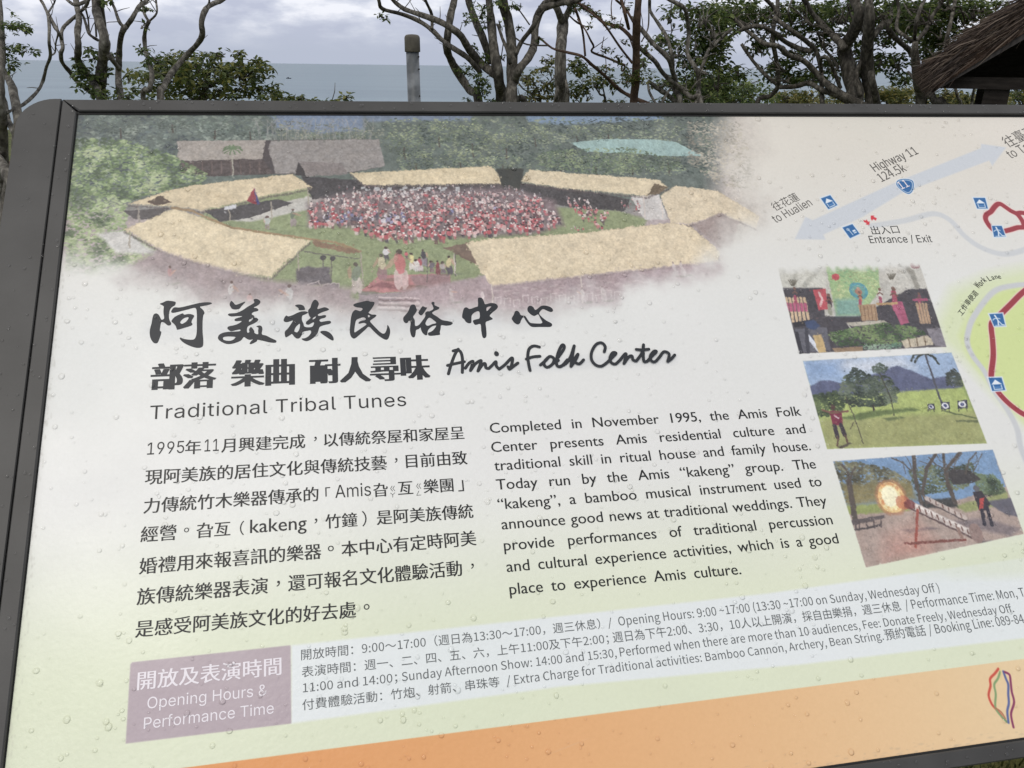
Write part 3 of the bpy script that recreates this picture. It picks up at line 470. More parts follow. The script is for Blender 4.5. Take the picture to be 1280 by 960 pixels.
for f_, n_, quad, pal_ in ((ca, 260, [(395, 90), (590, 80), (595, 190), (400, 200)], [(222, 226, 170), (110, 160, 104), (206, 90, 90), (240, 236, 200)]), (ca, 130, [(260, 200), (880, 190), (905, 380), (240, 380)], [(150, 140, 140), (110, 100, 112), (190, 120, 120), (206, 190, 170)]),
                      (ca, 420, [(330, 740), (1040, 700), (1090, 900), (360, 930)], [(146, 160, 84), (190, 198, 120), (128, 140, 76)]), (cb, 420, [(300, 640), (1190, 600), (1210, 720), (360, 900)], [(150, 126, 118), (196, 172, 160), (120, 104, 108), (210, 190, 178)]), (cb, 160, [(480, 330), (1080, 290), (1110, 460), (620, 480)], [(70, 66, 62), (120, 112, 96), (190, 200, 214)])):
    for x, y in inside(f_(quad), n_, 23): k_ = pal_[rt.integers(len(pal_))]; dab(x, y, rt.uniform(1, 4), rt.uniform(.7, 1.5), k_, .45, IMG, rt.normal(0, .3))
for a in ([(520, 318), (560, 345), (575, 400)], [(570, 300), (600, 350), (612, 390), (640, 440)], [(880, 290), (850, 330), (838, 380)], [(745, 300), (760, 330), (800, 352), (850, 360)], [(960, 300), (965, 330), (940, 352)], [(650, 330), (700, 350)], [(350, 345), (330, 380), (290, 410)], [(220, 350), (250, 380)], [(990, 290), (960, 360), (935, 400)]): line(cb(a), .9, (92, 84, 80), soft=1.6)
for i, q in enumerate((A4, B4, C4)):
    qq = cpx(q); facets(IMG, qq, 3000, 90 + i, 3.0, 14, 4); x0, x1, y0, y1 = _box(qq, 4); warp(IMG, x0, x1, y0, y1, 3.2, 9, 80 + i * 9); grain(IMG, x0, x1, y0, y1, .12, 82 + i * 9); v_ = IMG[y0:y1, x0:x1]; v_ += (v_.mean(-1, keepdims=True) - v_) * .2; v_ += (np.array([214, 208, 204], np.float32) - v_) * .08
    yy, xx = np.mgrid[y0:y1, x0:x1].astype(np.float32); a = np.clip(.5 - sdist(qq, xx, yy, True) / 2.5, 0, 1)
    if i == 0: a = a * sstep(0, 26, yy - qq[0, 1] - (vnoise(y1 - y0, x1 - x0, 12, 5) - .5) * 14)
    KEEP[y0:y1, x0:x1] += (IMG[y0:y1, x0:x1] - KEEP[y0:y1, x0:x1]) * a[..., None]
IMG = KEEP
# hours box, footer band, mark
poly([(364, 806), (520, 789), (760, 763), (960, 741), (1060, 727), (1170, 712), (1300, 694), (1500, 665), (1500, 765), (1280, 797), (1000, 830), (700, 857.5), (363.8, 903.5)], (229, 234, 234), soft=5)
for i in range(3): poly([(1120 + i * 40, 700), (1500, 640), (1500, 712), (1150 + i * 40, 722)], (219, 226, 200), soft=24, alpha=.25)
poly([(162.7, 829.5), (165, 827), (361, 806), (362.9, 806.2), (363.8, 903.5), (156.8, 928.6), (157, 925)], (180, 166, 172), soft=2, noise=3, cell=60)
q0 = cpx([(217, 960), (1280, 822.4)]); yl = np.interp(np.arange(CW), [0, q0[0, 0], q0[1, 0], CW], [q0[0, 1] + 2, q0[0, 1], q0[1, 1], q0[1, 1] - 2])
rows = np.arange(CH, dtype=np.float32)[:, None]; a = np.clip(rows - yl[None], 0, 1)[..., None].astype(np.float32); tt = np.clip((np.arange(CW) / RES - .08) / .66, 0, 1)[None, :, None].astype(np.float32) ** 1.1
IMG += (np.array([224, 150, 88], np.float32) * (1 - tt) + np.array([234, 209, 168], np.float32) * tt - IMG) * a; del a, rows
cl = crop(1200, 820, 6.86)
for p, c, w in (([(325, 105), (295, 145), (255, 190), (258, 250), (242, 330), (265, 400), (300, 445), (340, 490), (360, 520)], (204, 84, 68), 2.3), ([(342, 130), (320, 190), (290, 240), (303, 320), (298, 400), (305, 450), (350, 510), (400, 560)], (132, 160, 112), 2.1),
                ([(368, 128), (390, 190), (410, 240), (410, 320), (415, 400), (402, 470), (412, 565)], (92, 104, 156), 2.3), ([(380, 132), (420, 155), (430, 210), (440, 300), (460, 390), (435, 480), (440, 540), (455, 605)], (132, 54, 92), 2.1), ([(338, 98), (350, 140), (345, 200)], (222, 206, 150), 1.2), ([(300, 440), (350, 475), (385, 530)], (170, 110, 80), 1.3)): line(cl(p), w, c, sm=5)
# soft print shadow under the title
for a, b, w in ((190, 262, 24), (276, 346, 24), (356, 418, 24), (438, 488, 24), (504, 566, 22), (578, 622, 18), (640, 692, 14)): line([(a + 6, 412 - (a - 190) * .02), (b - 6, 408 - (a - 190) * .02)], w, (200, 202, 206), soft=34, alpha=.35)
line([(562, 462), (690, 455), (838, 446)], 10, (204, 206, 210), soft=26, alpha=.5)
# paper mottling and wear
rw_ = np.random.default_rng(44)
for i in range(26):
    x, y, a_ = rw_.uniform(60, CW - 60), rw_.uniform(60, CH - 60), rw_.uniform(-.5, .5) + (1.5 if rw_.random() < .3 else 0); dab(x, y, rw_.uniform(12, 60), .8, (206, 204, 200), .35, IMG, a_)
for i in range(500): x = rw_.uniform(0, CW); y = CH - abs(rw_.normal(0, 9)); dab(x, y, rw_.uniform(2, 9), rw_.uniform(1, 2.5), (150, 142, 128), .16, IMG)
for i in range(300): y = rw_.uniform(0, CH); dab(abs(rw_.normal(0, 6)), y, 2, rw_.uniform(2, 8), (160, 156, 148), .16, IMG)
IMG += ((vnoise(CH, CW, 5, 91, 2) - .5) * 4)[..., None]; IMG += ((vnoise(CH, CW, 500, 92, 3) - .5) * 7)[..., None] * np.array([1, .6, .9], np.float32)
IMG *= 0.965
px = np.ones((CH, CW, 4), np.float32); px[..., :3] = np.clip(IMG[::-1] / 255, 0, 1)
im = bpy.data.images.new('print', CW, CH); im.pixels.foreach_set(px.ravel()); im.update(); im.pack(); del px, IMG

pm, n, l, b = mat('printed_face', None, .34, .4)
ti = n.new('ShaderNodeTexImage'); ti.image = im; ti.extension = 'EXTEND'; ti.interpolation = 'Cubic'; l.new(ti.outputs[0], b.inputs['Base Color'])
t = n.new('ShaderNodeTexCoord'); zr = n.new('ShaderNodeTexNoise'); zr.inputs['Scale'].default_value = 7; zr.inputs['Detail'].default_value = 6; l.new(t.outputs['Object'], zr.inputs['Vector']); rr2 = n.new('ShaderNodeMapRange'); rr2.inputs['From Min'].default_value = .3; rr2.inputs['From Max'].default_value = .7; rr2.inputs['To Min'].default_value = .22; rr2.inputs['To Max'].default_value = .46; l.new(zr.outputs[0], rr2.inputs[0]); l.new(rr2.outputs[0], b.inputs['Roughness'])
z = n.new('ShaderNodeTexNoise'); z.inputs['Scale'].default_value = 260; z.inputs['Detail'].default_value = 3; l.new(t.outputs['Object'], z.inputs['Vector'])
k = n.new('ShaderNodeBump'); k.inputs['Strength'].default_value = .25; k.inputs['Distance'].default_value = .0006; l.new(z.outputs[0], k.inputs['Height']); l.new(k.outputs[0], b.inputs['Normal'])

# ------------------------------------------------------------------ the sign
base = W3(.55, -.3); base[2] = 0
SIGN = thing('information_sign', 'slanted visitor information board in a dark grey metal frame', 'information board', base)
metal = noisy('frame_metal', lin((56, 55, 54)), lin((66, 65, 64)), 22, .45, .12, 900, dist=.0004, spec=.4)
dark = mat('recess_shadow', lin((22, 22, 22)), .7)[0]
inkm = mat('ink', lin((40, 43, 48)), .4, .3)[0]; inkb = mat('body_ink', lin((26, 28, 30)), .4, .3)[0]; inkg = mat('grey_ink', lin((92, 96, 98)), .4, .3)[0]; inkw = mat('white_ink', lin((226, 220, 226)), .35)[0]; inkl = mat('label_ink', lin((92, 88, 84)), .35)[0]
def pbox(mb, u0, u1, v0, v1, w0, w1): mb.prism([W3(u0, v0, w0), W3(u1, v0, w0), W3(u1, v1, w0), W3(u0, v1, w0)], PN * (w1 - w0))
me = bpy.data.meshes.new('printed_panel'); vs = [W3(0, 0), W3(HW, 0), W3(HW, -HH), W3(0, -HH)]
vs += [p - PN * .006 for p in vs]; vs = [tuple(p - base) for p in vs]
me.from_pydata(vs, [], [(3, 2, 1, 0), (4, 5, 6, 7), (0, 1, 5, 4), (1, 2, 6, 5), (2, 3, 7, 6), (3, 0, 4, 7)]); ul = me.uv_layers.new(name='uv')
cu = {0: (0, 1), 1: (1, 1), 2: (1, 0), 3: (0, 0)}
for lp in me.loops: ul.data[lp.index].uv = cu[lp.vertex_index % 4]
me.materials.append(pm); panel = bpy.data.objects.new('printed_panel', me); COL.objects.link(panel); panel.parent = SIGN
RAISE = .0035
def rail(name, o4):                                        # bevelled bar of the frame, outline in u, v
    mb = MB(); c = np.mean(o4, 0); o4 = np.array(o4); ins = .0009
    a = [W3(x, y, -.03) for x, y in o4]; b2 = [W3(x, y, RAISE - ins) for x, y in o4]; sg = [(x - ins * np.sign(x - c[0]), y - ins * np.sign(y - c[1])) for x, y in o4]; c2 = [W3(x, y, RAISE) for x, y in sg]
    n = 4; mb.add(a + b2 + c2, [(0, 1, 2, 3), (8, 9, 10, 11)] + [(i, (i + 1) % 4, 4 + (i + 1) % 4, 4 + i) for i in range(4)] + [(4 + i, 4 + (i + 1) % 4, 8 + (i + 1) % 4, 8 + i) for i in range(4)])
    mb.build(name, metal, SIGN, base)
g = .0004; T, B_, LR, RR = .0135, .0125, .0128, .0128
rail('top_rail', [(-LR + g, T), (HW + RR - g, T), (HW - .0012 + g, .0004), (.0012 - g + .0012, .0004)])
rail('side_rail', [(-LR, T - .0006), (-LR, -HH - B_ + .0006), (.0, -HH - .0002), (.0, -.0004)])
rail('side_rail', [(HW + RR, T - .0006), (HW, -.0004), (HW, -HH - .0002), (HW + RR, -HH - B_ + .0006)])
rail('bottom_rail', [(-LR + g, -HH - B_), (.0012, -HH - .0008), (HW - .0012, -HH - .0008), (HW + RR - g, -HH - B_)])
mb = MB(); pbox(mb, -.002, HW + .002, -.0016, .0016, -.002, .0006); pbox(mb, -.001, HW + .001, -HH - .0016, -HH + .0008, -.002, .0005); pbox(mb, -.0016, .0007, -HH, 0, -.0021, .0004); pbox(mb, HW - .0007, HW + .0016, -HH, 0, -.0021, .0004); mb.build('recess_shadow', dark, SIGN, base)  # dark strips added as the shadow line where the panel sits recessed
def endplate(u_in, sgn):
    r = .030; o = [(u_in, T + .0004)]; wv = .0345; uo = u_in + sgn * wv
    for i in range(11):
        a = math.pi / 2 * i / 10; o.append((uo - sgn * r * (1 - math.sin(a)) if 0 else uo - sgn * r + sgn * r * math.sin(a), T + .0004 - r + r * math.cos(a)))
    for i in range(9):
        a = math.pi / 2 * i / 8; o.append((uo - sgn * r + sgn * r * math.cos(a), -HH - B_ + r - r * math.sin(a)))
    o.append((u_in, -HH - B_)); mb = MB(); ins = .001; c = np.mean(o, 0)
    lo = [W3(x, y, -.045) for x, y in o]; hi = [W3(x, y, RAISE + .0004 - ins) for x, y in o]; tp = [W3(x + (c[0] - x) * .02 if abs(x - u_in) > 1e-6 else x + sgn * .0006, y + (c[1] - y) * .0025, RAISE + .0004) for x, y in o]
    n = len(o); F_ = [tuple(range(n)), tuple(range(2 * n, 3 * n))] + [(i, (i + 1) % n, n + (i + 1) % n, n + i) for i in range(n)] + [(n + i, n + (i + 1) % n, 2 * n + (i + 1) % n, 2 * n + i) for i in range(n)]
    mb.add(lo + hi + tp, F_); mb.build('end_plate', metal, SIGN, base)
endplate(-LR - .0007, -1); endplate(HW + RR + .0007, 1)
mb = MB(); pbox(mb, -.01, HW + .01, -HH - .01, .01, -.028, -.0065); mb.build('backing_tray', metal, SIGN, base)
for u in (.22, .76):
    mb = MB(); c = W3(u, -.32, -.06); hu = PU * .03; mb.box((c[0], c[1], c[2] / 2 - .1), hu, np.cross(PU, [0, 0, 1]) * .03, np.array([0, 0, c[2] / 2 - .1 + .0])); mb.build('leg', metal, SIGN, base)
    mb = MB(); mb.box(W3(u, -.30, -.045), hu * .9, PV * .2, PN * .0155); mb.build('bracket', metal, SIGN, base)
    mb = MB(); mb.box((c[0], c[1], .006), hu * 2.6, np.cross(PU, [0, 0, 1]) * .08, np.array([0, 0, .006])); mb.build('foot_plate', metal, SIGN, base)
# lettering
LET = []
def curve_tris(c):
    o = bpy.data.objects.new('t', c); COL.objects.link(o); dg = bpy.context.evaluated_depsgraph_get(); m = bpy.data.meshes.new_from_object(o.evaluated_get(dg)); 
    V = np.empty(len(m.vertices) * 3); m.vertices.foreach_get('co', V); V = V.reshape(-1, 3); Fc = [tuple(p.vertices) for p in m.polygons]
    bpy.data.objects.remove(o); bpy.data.meshes.remove(m); bpy.data.curves.remove(c); return V, Fc
_fonts = {}
def font(nm):
    if nm not in _fonts:
        f = None
        try:
            d = bpy.utils.system_resource('DATAFILES', path='fonts'); p = {'inter': 'Inter.woff2', 'noto': 'Noto Sans CJK Regular.woff2', 'mono': 'DejaVuSansMono.woff2'}.get(nm)
            if p and os.path.exists(os.path.join(d, p)): f = bpy.data.fonts.load(os.path.join(d, p))
        except Exception: f = None
        _fonts[nm] = f
    return _fonts[nm]
CAP = {'default': .682, 'inter': .509, 'noto': .257, 'mono': .52}
def txt_mesh(body, fnt, sc=1.0, sw=1.0, off=0.0):
    c = bpy.data.curves.new('t', 'FONT'); c.body = body; c.resolution_u = 3; c.space_character = sc; c.space_word = sw; c.offset = off
    f = font(fnt)
    if f: c.font = f
    return curve_tris(c)
def text(body, p0, p1, mat_, cap=None, fnt='default', asp=1.0, mode='scale', name='lettering', off=0.0, w=.00012, fit=None, smear=0, col=None, shear=0, ret=False):
    """one line of print: baseline from photo point p0 to p1, capital height cap in photo pixels at p0"""
    a = uv(*p0); b2 = uv(*p1); e = b2 - a; Lg = np.linalg.norm(e); e = e / Lg; nrm = np.array([-e[1], e[0]])
    if nrm[1] < 0: nrm = -nrm
    CP = CAP[fnt if font(fnt) else 'default']
    sy = None
    if cap: sy = np.linalg.norm(uv(p0[0], p0[1] - cap) - a) / CP
    kw = {}
    if mode in ('word', 'track'):
        sx_ = sy * asp
        def wd(s): V, _ = txt_mesh(body, fnt, sc=s if mode == 'track' else 1.0, sw=s if mode == 'word' else 1.0, off=off); return (V[:, 0].max() - V[:, 0].min()) * sx_
        w1, w2 = wd(1.0), wd(1.5); s = 1 + (Lg - w1) / ((w2 - w1) / .5); kw = {'sc': s} if mode == 'track' else {'sw': s}
        V, Fc = txt_mesh(body, fnt, off=off, **kw)
    else:
        V, Fc = txt_mesh(body, fnt, off=off); Vr = V if fit is None else txt_mesh(fit, fnt, off=off)[0]
        sx_ = Lg / (Vr[:, 0].max() - Vr[:, 0].min()); 
        if sy is None: sy = sx_ * asp
    x0 = V[:, 0].min(); X = (V[:, 0] - x0) * sx_ + V[:, 1] * sy * shear; Y = V[:, 1] * sy; vs = []; Fs = []
    sw_ = Lg / len(body) * (.03 if smear > 2 else .032)
    for k in range(max(1, smear)):
        o = len(vs); dx = (k - (smear - 1) / 2) * sw_ if smear else 0
        for x, y in zip(X + dx, Y): q = a + e * x + nrm * y; vs.append(W3(q[0], q[1], w + k * .00001))
        Fs += [tuple(i + o for i in f) for f in Fc]
    if ret: return vs, Fs
    return mesh_obj(name, vs, Fs, mat_, panel, base)
def lerp(A, B2, x): t = (x - A[0]) / (B2[0] - A[0]); return (x, A[1] + (B2[1] - A[1]) * t)
# calligraphic title traced stroke by stroke
TA, TB, TC, TD, TE, TF = crop(180, 370, 13.71), crop(265, 370, 13.71), crop(345, 365, 13.71), crop(425, 365, 13.71), crop(495, 365, 13.71), crop(570, 360, 9.846)
glyphs = [
 (TA, [[(165,320),(205,298),(245,315),(275,360),(300,405),(345,385),(335,300),(335,220),(340,185),(315,160),(270,135),(330,110),(390,82),(460,85),(520,95),(545,110),(530,160),(480,190),(445,240),(430,310),(430,380),(445,430),(467,465),(455,500),(410,505),(370,475),(340,455),(295,455),(275,560),(275,600),(298,620),(270,720),(230,805),(170,805),(120,740),(98,650),(105,560),(130,470),(145,380)],
       [(465,275),(480,235),(520,195),(600,198),(700,180),(880,135),(1000,112),(1120,108),(1165,125),(1120,150),(1000,175),(960,190),(1010,235),(1038,290),(1015,340),(1005,450),(1005,620),(1015,720),(1015,840),(985,880),(920,890),(840,875),(740,835),(660,785),(615,735),(625,712),(680,735),(800,750),(860,740),(890,690),(905,600),(905,450),(905,300),(880,205),(760,230),(660,255),(580,275),(500,290)],
       [(470,430),(520,365),(600,320),(665,298),(690,320),(760,308),(830,318),(862,345),(830,400),(815,450),(832,485),(800,512),(700,545),(580,578),(560,560),(540,510),(500,465)], [(622,455),(640,420),(690,380),(745,365),(765,375),(740,420),(700,455),(650,478)]]),
 (TB, [[(330,85),(365,110),(400,148),(450,140),(555,100),(562,115),(510,170),(460,225),(360,228),(320,190),(302,140)],
       [(720,55),(770,50),(815,75),(830,105),(810,140),(770,170),(715,200),(770,210),(798,240),(770,262),(715,275),(680,310),(720,340),(730,372),(765,375),(795,405),(770,440),(700,480),(625,515),(600,560),(605,625),(640,620),(635,570),(665,532),(695,555),(725,600),(730,635),(790,655),(790,590),(795,545),(760,522),(810,505),(850,520),(865,570),(855,655),(930,680),(1030,730),(1095,760),(1105,785),(1080,802),(980,795),(860,765),(780,752),(770,775),(720,805),(670,825),(645,815),(670,775),(700,745),(640,752),(590,730),(545,705),(500,760),(430,795),(340,820),(250,822),(170,790),(115,750),(102,710),(125,665),(190,630),(280,615),(400,610),(480,600),(480,575),(400,590),(330,605),(290,585),(262,550),(290,520),(360,505),(440,480),(510,430),(410,432),(385,410),(410,385),(520,350),(440,345),(330,352),(275,325),(300,300),(420,290),(530,240),(610,185),(680,145),(725,110),(715,80)],
       [(190,715),(230,698),(320,695),(400,705),(370,745),(310,768),(230,762),(195,745)], [(640,410),(690,382),(700,395),(665,430),(635,440)]]),
 (TC, [[(325,235),(370,215),(430,218),(475,240),(498,290),(480,310),(395,312),(385,280),(360,260)],
       [(130,480),(150,430),(180,403),(210,418),(290,395),(370,355),(450,332),(520,335),(550,355),(500,385),(450,410),(445,480),(470,540),(485,590),(540,605),(610,600),(640,570),(650,520),(600,540),(560,562),(515,550),(520,510),(565,470),(590,440),(565,400),(550,320),(590,265),(610,200),(645,145),(680,133),(715,160),(735,205),(715,260),(715,292),(780,275),(840,262),(905,290),(890,315),(800,345),(720,385),(740,410),(830,395),(860,410),(840,440),(770,460),(745,485),(770,512),(850,500),(920,495),(945,520),(915,548),(840,565),(765,590),(740,620),(715,700),(660,770),(590,820),(530,843),(470,830),(438,800),(500,790),(560,755),(600,700),(590,660),(530,668),(460,685),(440,740),(410,785),(365,800),(320,775),(275,720),(250,735),(175,778),(155,750),(152,680),(200,630),(250,560),(290,490),(240,505),(180,518),(140,505)],
       [(315,665),(335,610),(375,565),(405,545),(410,590),(395,650),(365,690),(330,685)], [(622,465),(650,435),(685,420),(670,450),(640,468)], [(757,685),(800,665),(870,672),(930,705),(975,760),(990,810),(975,833),(930,815),(860,770),(790,720)]]),
 (TD, [[(228,220),(270,195),(370,170),(460,150),(520,165),(580,170),(590,200),(560,260),(500,340),(490,355),(540,385),(600,388),(625,405),(590,440),(520,490),(525,520),(600,600),(680,680),(740,715),(780,690),(805,620),(810,575),(820,568),(850,620),(860,690),(845,760),(820,808),(780,818),(720,790),(650,740),(570,665),(495,595),(430,650),(340,730),(270,788),(230,798),(190,765),(168,690),(175,560),(190,430),(215,350),(260,308),(300,315),(345,328),(385,300),(370,275),(300,265),(250,250)],
       [(275,490),(330,455),(400,435),(435,450),(430,480),(350,500),(320,520),(325,545),(400,530),(440,540),(450,560),(380,610),(300,665),(248,690),(252,600)], [(480,395),(510,405),(515,420),(485,435)]]),
 (TE, [[(245,240),(285,215),(325,225),(345,270),(357,320),(320,385),(295,425),(320,490),(330,580),(390,565),(440,505),(500,420),(500,360),(540,330),(575,330),(640,290),(625,230),(605,190),(630,170),(658,180),(660,225),(700,245),(745,270),(720,300),(660,325),(620,365),(700,420),(790,480),(880,497),(950,515),(972,540),(930,570),(850,578),(775,570),(765,630),(750,690),(755,730),(700,742),(600,752),(555,740),(550,700),(600,680),(640,650),(685,590),(680,575),(620,590),(560,640),(540,690),(535,735),(500,740),(455,700),(430,650),(420,610),(390,635),(345,655),(335,720),(320,770),(290,778),(260,745),(240,660),(245,580),(250,510),(220,495),(200,525),(165,535),(130,500),(125,440),(160,395),(210,330)],
       [(505,545),(530,480),(575,440),(640,480),(690,530),(620,550),(545,580)], [(385,345),(420,290),(455,245),(500,262),(532,268),(510,310),(470,370),(430,402),(395,380)]]),
 (TF, [[(270,130),(300,118),(325,130),(345,170),(360,200),(430,185),(490,195),(515,225),(500,260),(440,310),(415,345),(445,370),(450,385),(400,405),(365,425),(372,500),(375,590),(350,618),(325,600),(310,520),(300,445),(240,455),(215,430),(210,400),(250,385),(290,370),(285,290),(230,300),(195,335),(190,370),(188,425),(160,435),(125,420),(100,385),(75,360),(85,290),(100,250),(130,238),(170,258),(240,235),(270,220)], [(375,245),(400,230),(435,228),(410,255),(380,285)]]),
 (TF, [[(685,375),(710,330),(725,290),(750,280),(780,300),(800,335),(850,345),(880,385),(910,425),(960,435),(1060,432),(1035,370),(1010,325),(965,345),(920,325),(880,280),(885,235),(915,218),(950,235),(975,270),(1010,250),(1050,220),(1110,218),(1170,240),(1195,275),(1170,297),(1120,280),(1070,260),(1035,290),(1025,320),(1060,360),(1110,400),(1175,435),(1180,465),(1150,480),(1040,480),(940,480),(900,455),(860,405),(830,360),(800,400),(790,430),(760,450),(720,430),(700,405)]])]
for tr_, loops in glyphs:
    c = bpy.data.curves.new('g', 'CURVE'); c.dimensions = '2D'; c.fill_mode = 'BOTH'
    for lp in loops:
        q = [uv(*p) * 100 for p in smooth_line(tr_(lp), 3, True)]; s = c.splines.new('POLY'); s.points.add(len(q) - 1); s.use_cyclic_u = True
        for i, p in enumerate(q): s.points[i].co = (p[0], p[1], 0, 1)
    V, Fc = curve_tris(c); mesh_obj('title_character', [W3(x / 100, y / 100, .00012) for x, y, _ in V], Fc, inkm, panel, base)
# handwritten line
def pen(mb, pts, w, k, seg=4):
    q = [uv(*p) for p in smooth_line(pts, seg)]; r = w * .0008 / 2; n = len(q); z = .00012 + k * .000008
    for i in range(n - 1):
        a, b2 = q[i], q[i + 1]; d = b2 - a; L_ = np.linalg.norm(d)
        if L_ < 1e-7: continue
        d /= L_; nn = np.array([-d[1], d[0]]); zz = z + i * .0000012
        ra = r * (.75 if i == 0 else 1); pts8 = []
        for t_ in range(5): th = math.pi / 2 + math.pi * t_ / 4; pts8.append(a + r * (math.cos(th) * d + math.sin(th) * nn))
        for t_ in range(5): th = -math.pi / 2 + math.pi * t_ / 4; pts8.append(b2 + r * (math.cos(th) * d + math.sin(th) * nn))
        mb.add([W3(p[0], p[1], zz) for p in pts8], [tuple(range(10))])
gg, hh, t2_ = crop(550, 420, 8.533), crop(700, 415, 8.533), crop(520, 350, 3.2)
hand = [('A', gg, [[(90,405),(120,300),(160,195),(195,140)],[(140,160),(190,150),(225,180),(240,260),(238,390)],[(80,315),(150,298),(260,275)]]),
 ('m', gg, [[(270,345),(310,290),(350,270),(345,300),(325,370)],[(325,370),(375,300),(435,262),(430,300),(405,375)],[(405,375),(450,310),(480,295),(490,340),(520,348)]]), ('i', gg, [[(520,348),(560,310),(595,275),(600,320),(630,355)],[(600,186),(604,196)]]), ('s', gg, [[(630,355),(690,310),(765,235),(770,280),(745,355),(725,330)],[(745,355),(790,320),(830,290)]]),
 ('F', gg, [[(1060,120),(1000,108),(950,140),(935,220),(945,300),(960,370)],[(920,248),(990,225),(1065,218)]]), ('o', gg, [[(1070,312),(1130,260),(1170,220),(1215,245),(1200,300),(1150,335),(1115,320),(1110,280),(1150,232)],[(1215,290),(1262,262)]]),
 ('l', t2_, [[(552,332),(572,305),(590,278),(592,264),(583,262),(569,290),(562,320),(563,342),(576,348),(590,338),(605,320)]]), ('k', hh, [[(0,370),(60,340),(110,270),(150,150)],[(150,150),(130,260),(115,370)],[(115,370),(165,300),(190,240),(150,305),(200,345),(250,300)]]),
 ('C', hh, [[(470,215),(480,160),(440,118),(380,140),(335,220),(335,300),(380,355),(440,368),(500,330)]]), ('e', hh, [[(500,330),(560,270),(595,230),(560,225),(530,280),(545,330),(590,345),(640,300)]]), ('n', hh, [[(640,300),(695,235),(700,265),(680,340)],[(680,340),(730,270),(765,260),(775,300),(810,315)]]),
 ('t', hh, [[(810,315),(870,230),(888,140)],[(888,140),(885,260),(895,320),(930,315)],[(810,190),(870,195),(945,188)]]), ('e', hh, [[(930,315),(980,260),(1025,215),(1000,210),(960,260),(970,310),(1010,322),(1060,270)]]), ('r', hh, [[(1060,270),(1105,215),(1160,240),(1145,320)],[(1145,320),(1185,290),(1220,250)]])]
kk = 0
for ch_, f, st in hand:
    mb = MB()
    for s in st: pen(mb, f(s), 3.3 if ch_ != 'i' or len(s) > 2 else 5, kk); kk += 5
    mb.build('handwritten_letter', inkm, panel, base)
A_, B2_ = (189.5, 485), (536, 471.5)
for s, x0, x1 in (('部落', 189.5, 268), ('樂曲', 290.5, 366.5), ('耐人尋味', 388.7, 536.3)): text(s, lerp(A_, B2_, x0), lerp(A_, B2_, x1), inkm, asp=1.02, smear=5, name='subtitle_lettering')
text('Traditional Tribal Tunes', (187, 524.3), (508, 507.3), inkb, cap=17, fnt='inter', asp=1.08, mode='track', name='subtitle_lettering')
CJ = [((183.8, 569.5), (580.4, 547.5), [('1995', 183.8, 230, 15), ('年', 231.5, 251), ('11', 255.5, 273.5, 15), ('月興建完成', 276.7, 381.4), ('，', 392.4, 396), ('以傳統祭屋和家屋呈', 405.2, 580.4)]),
      ((181.2, 604.5), (584.4, 579), [('現阿美族的居住文化與傳統技藝', 181.2, 483.5), ('，', 493.4, 497), ('目前由致', 508, 584.4)]),
      ((179.4, 640.5), (581.5, 612), [('力傳統竹木樂器傳承的', 179.4, 398), ('「', 407, 413), ('Amis', 419.2, 464, 16), ('旮', 467, 485), ('亙', 498, 516.5), ('樂團', 530, 567), ('」', 573, 580)]),
      ((175.7, 676.5), (591.8, 646), [('經營', 175.7, 219.8), ('。', 230, 236.3), ('旮亙', 245.5, 287.7), ('（', 299.8, 305), ('kakeng', 312.7, 383.2), ('，', 393, 396.8), ('竹鐘', 407, 446.7), ('）', 453, 458.5), ('是阿美族傳統', 471.3, 591.8)]),
      ((173.9, 716.5), (595.5, 680), [('婚禮用來報喜訊的樂器', 173.9, 401.6), ('。', 410, 417.3), ('本中心有定時阿美', 427.3, 595.5)]),
      ((171, 755), (577.8, 718), [('族傳統樂器表演', 171, 334.7), ('，', 345.7, 350), ('還可報名文化體驗活動', 360.4, 577.8), ('，', 588.8, 592.5)]),
      ((169, 795.5), (444.9, 770), [('是感受阿美族文化的好去處', 169, 444.9), ('。', 454.8, 462)])]
for A_, B2_, segs in CJ:
    mb = MB()
    for sg in segs:
        a, b2 = lerp(A_, B2_, sg[1]), lerp(A_, B2_, sg[2]); up_ = 8 if sg[0] in '，。' else 0
        if up_: a, b2 = (a[0], a[1] - up_), (b2[0], b2[1] - up_)
        if len(sg) > 3: vs, Fs = text(sg[0], (a[0], a[1] - 1), (b2[0], b2[1] - 1), inkb, cap=sg[3], fnt='inter', ret=True)
        else: vs, Fs = text(sg[0], a, b2, inkb, ret=True, smear=2)
        mb.add(vs, Fs)
    mb.build('chinese_text_line', inkb, panel, base)
for s, x, y in (('ㄍ', 488, 614), ('ㄚ', 488, 622), ('ㄍ', 520.5, 611), ('ㄥ', 520.5, 619.5)): text(s, (x, y), (x + 6, y - .4), inkb, name='chinese_text_line')
EN = [('Completed in November 1995, the Amis Folk', (612.9, 541.4), (1002.1, 519.4)), ('Center presents Amis residential culture and', (614.7, 565.3), (1007.6, 541.4)), ('traditional skill in ritual house and family house.', (618.4, 588.4), (1013.9, 562.7)), ('Today run by the Amis “kakeng” group. The', (620.9, 612.3), (1020.5, 585.5)), ('“kakeng”, a bamboo musical instrument used to', (622.8, 636.9), (1027.8, 607.5)),
      ('announce good news at traditional weddings. They', (627.5, 661.9), (1034.4, 631.4)), ('provide performances of traditional percussion', (630.5, 688.3), (1041.4, 655.3)), ('and cultural experience activities, which is a good', (633.8, 715.1), (1048.8, 679.1)), ('place to experience Amis culture.', (637.5, 743.4), (926.9, 717.7))]
for i, (s, a, b2) in enumerate(EN): text(s, a, b2, inkb, cap=12.4 + i * .22, asp=1.05, smear=2, mode='word', name='english_text_line')
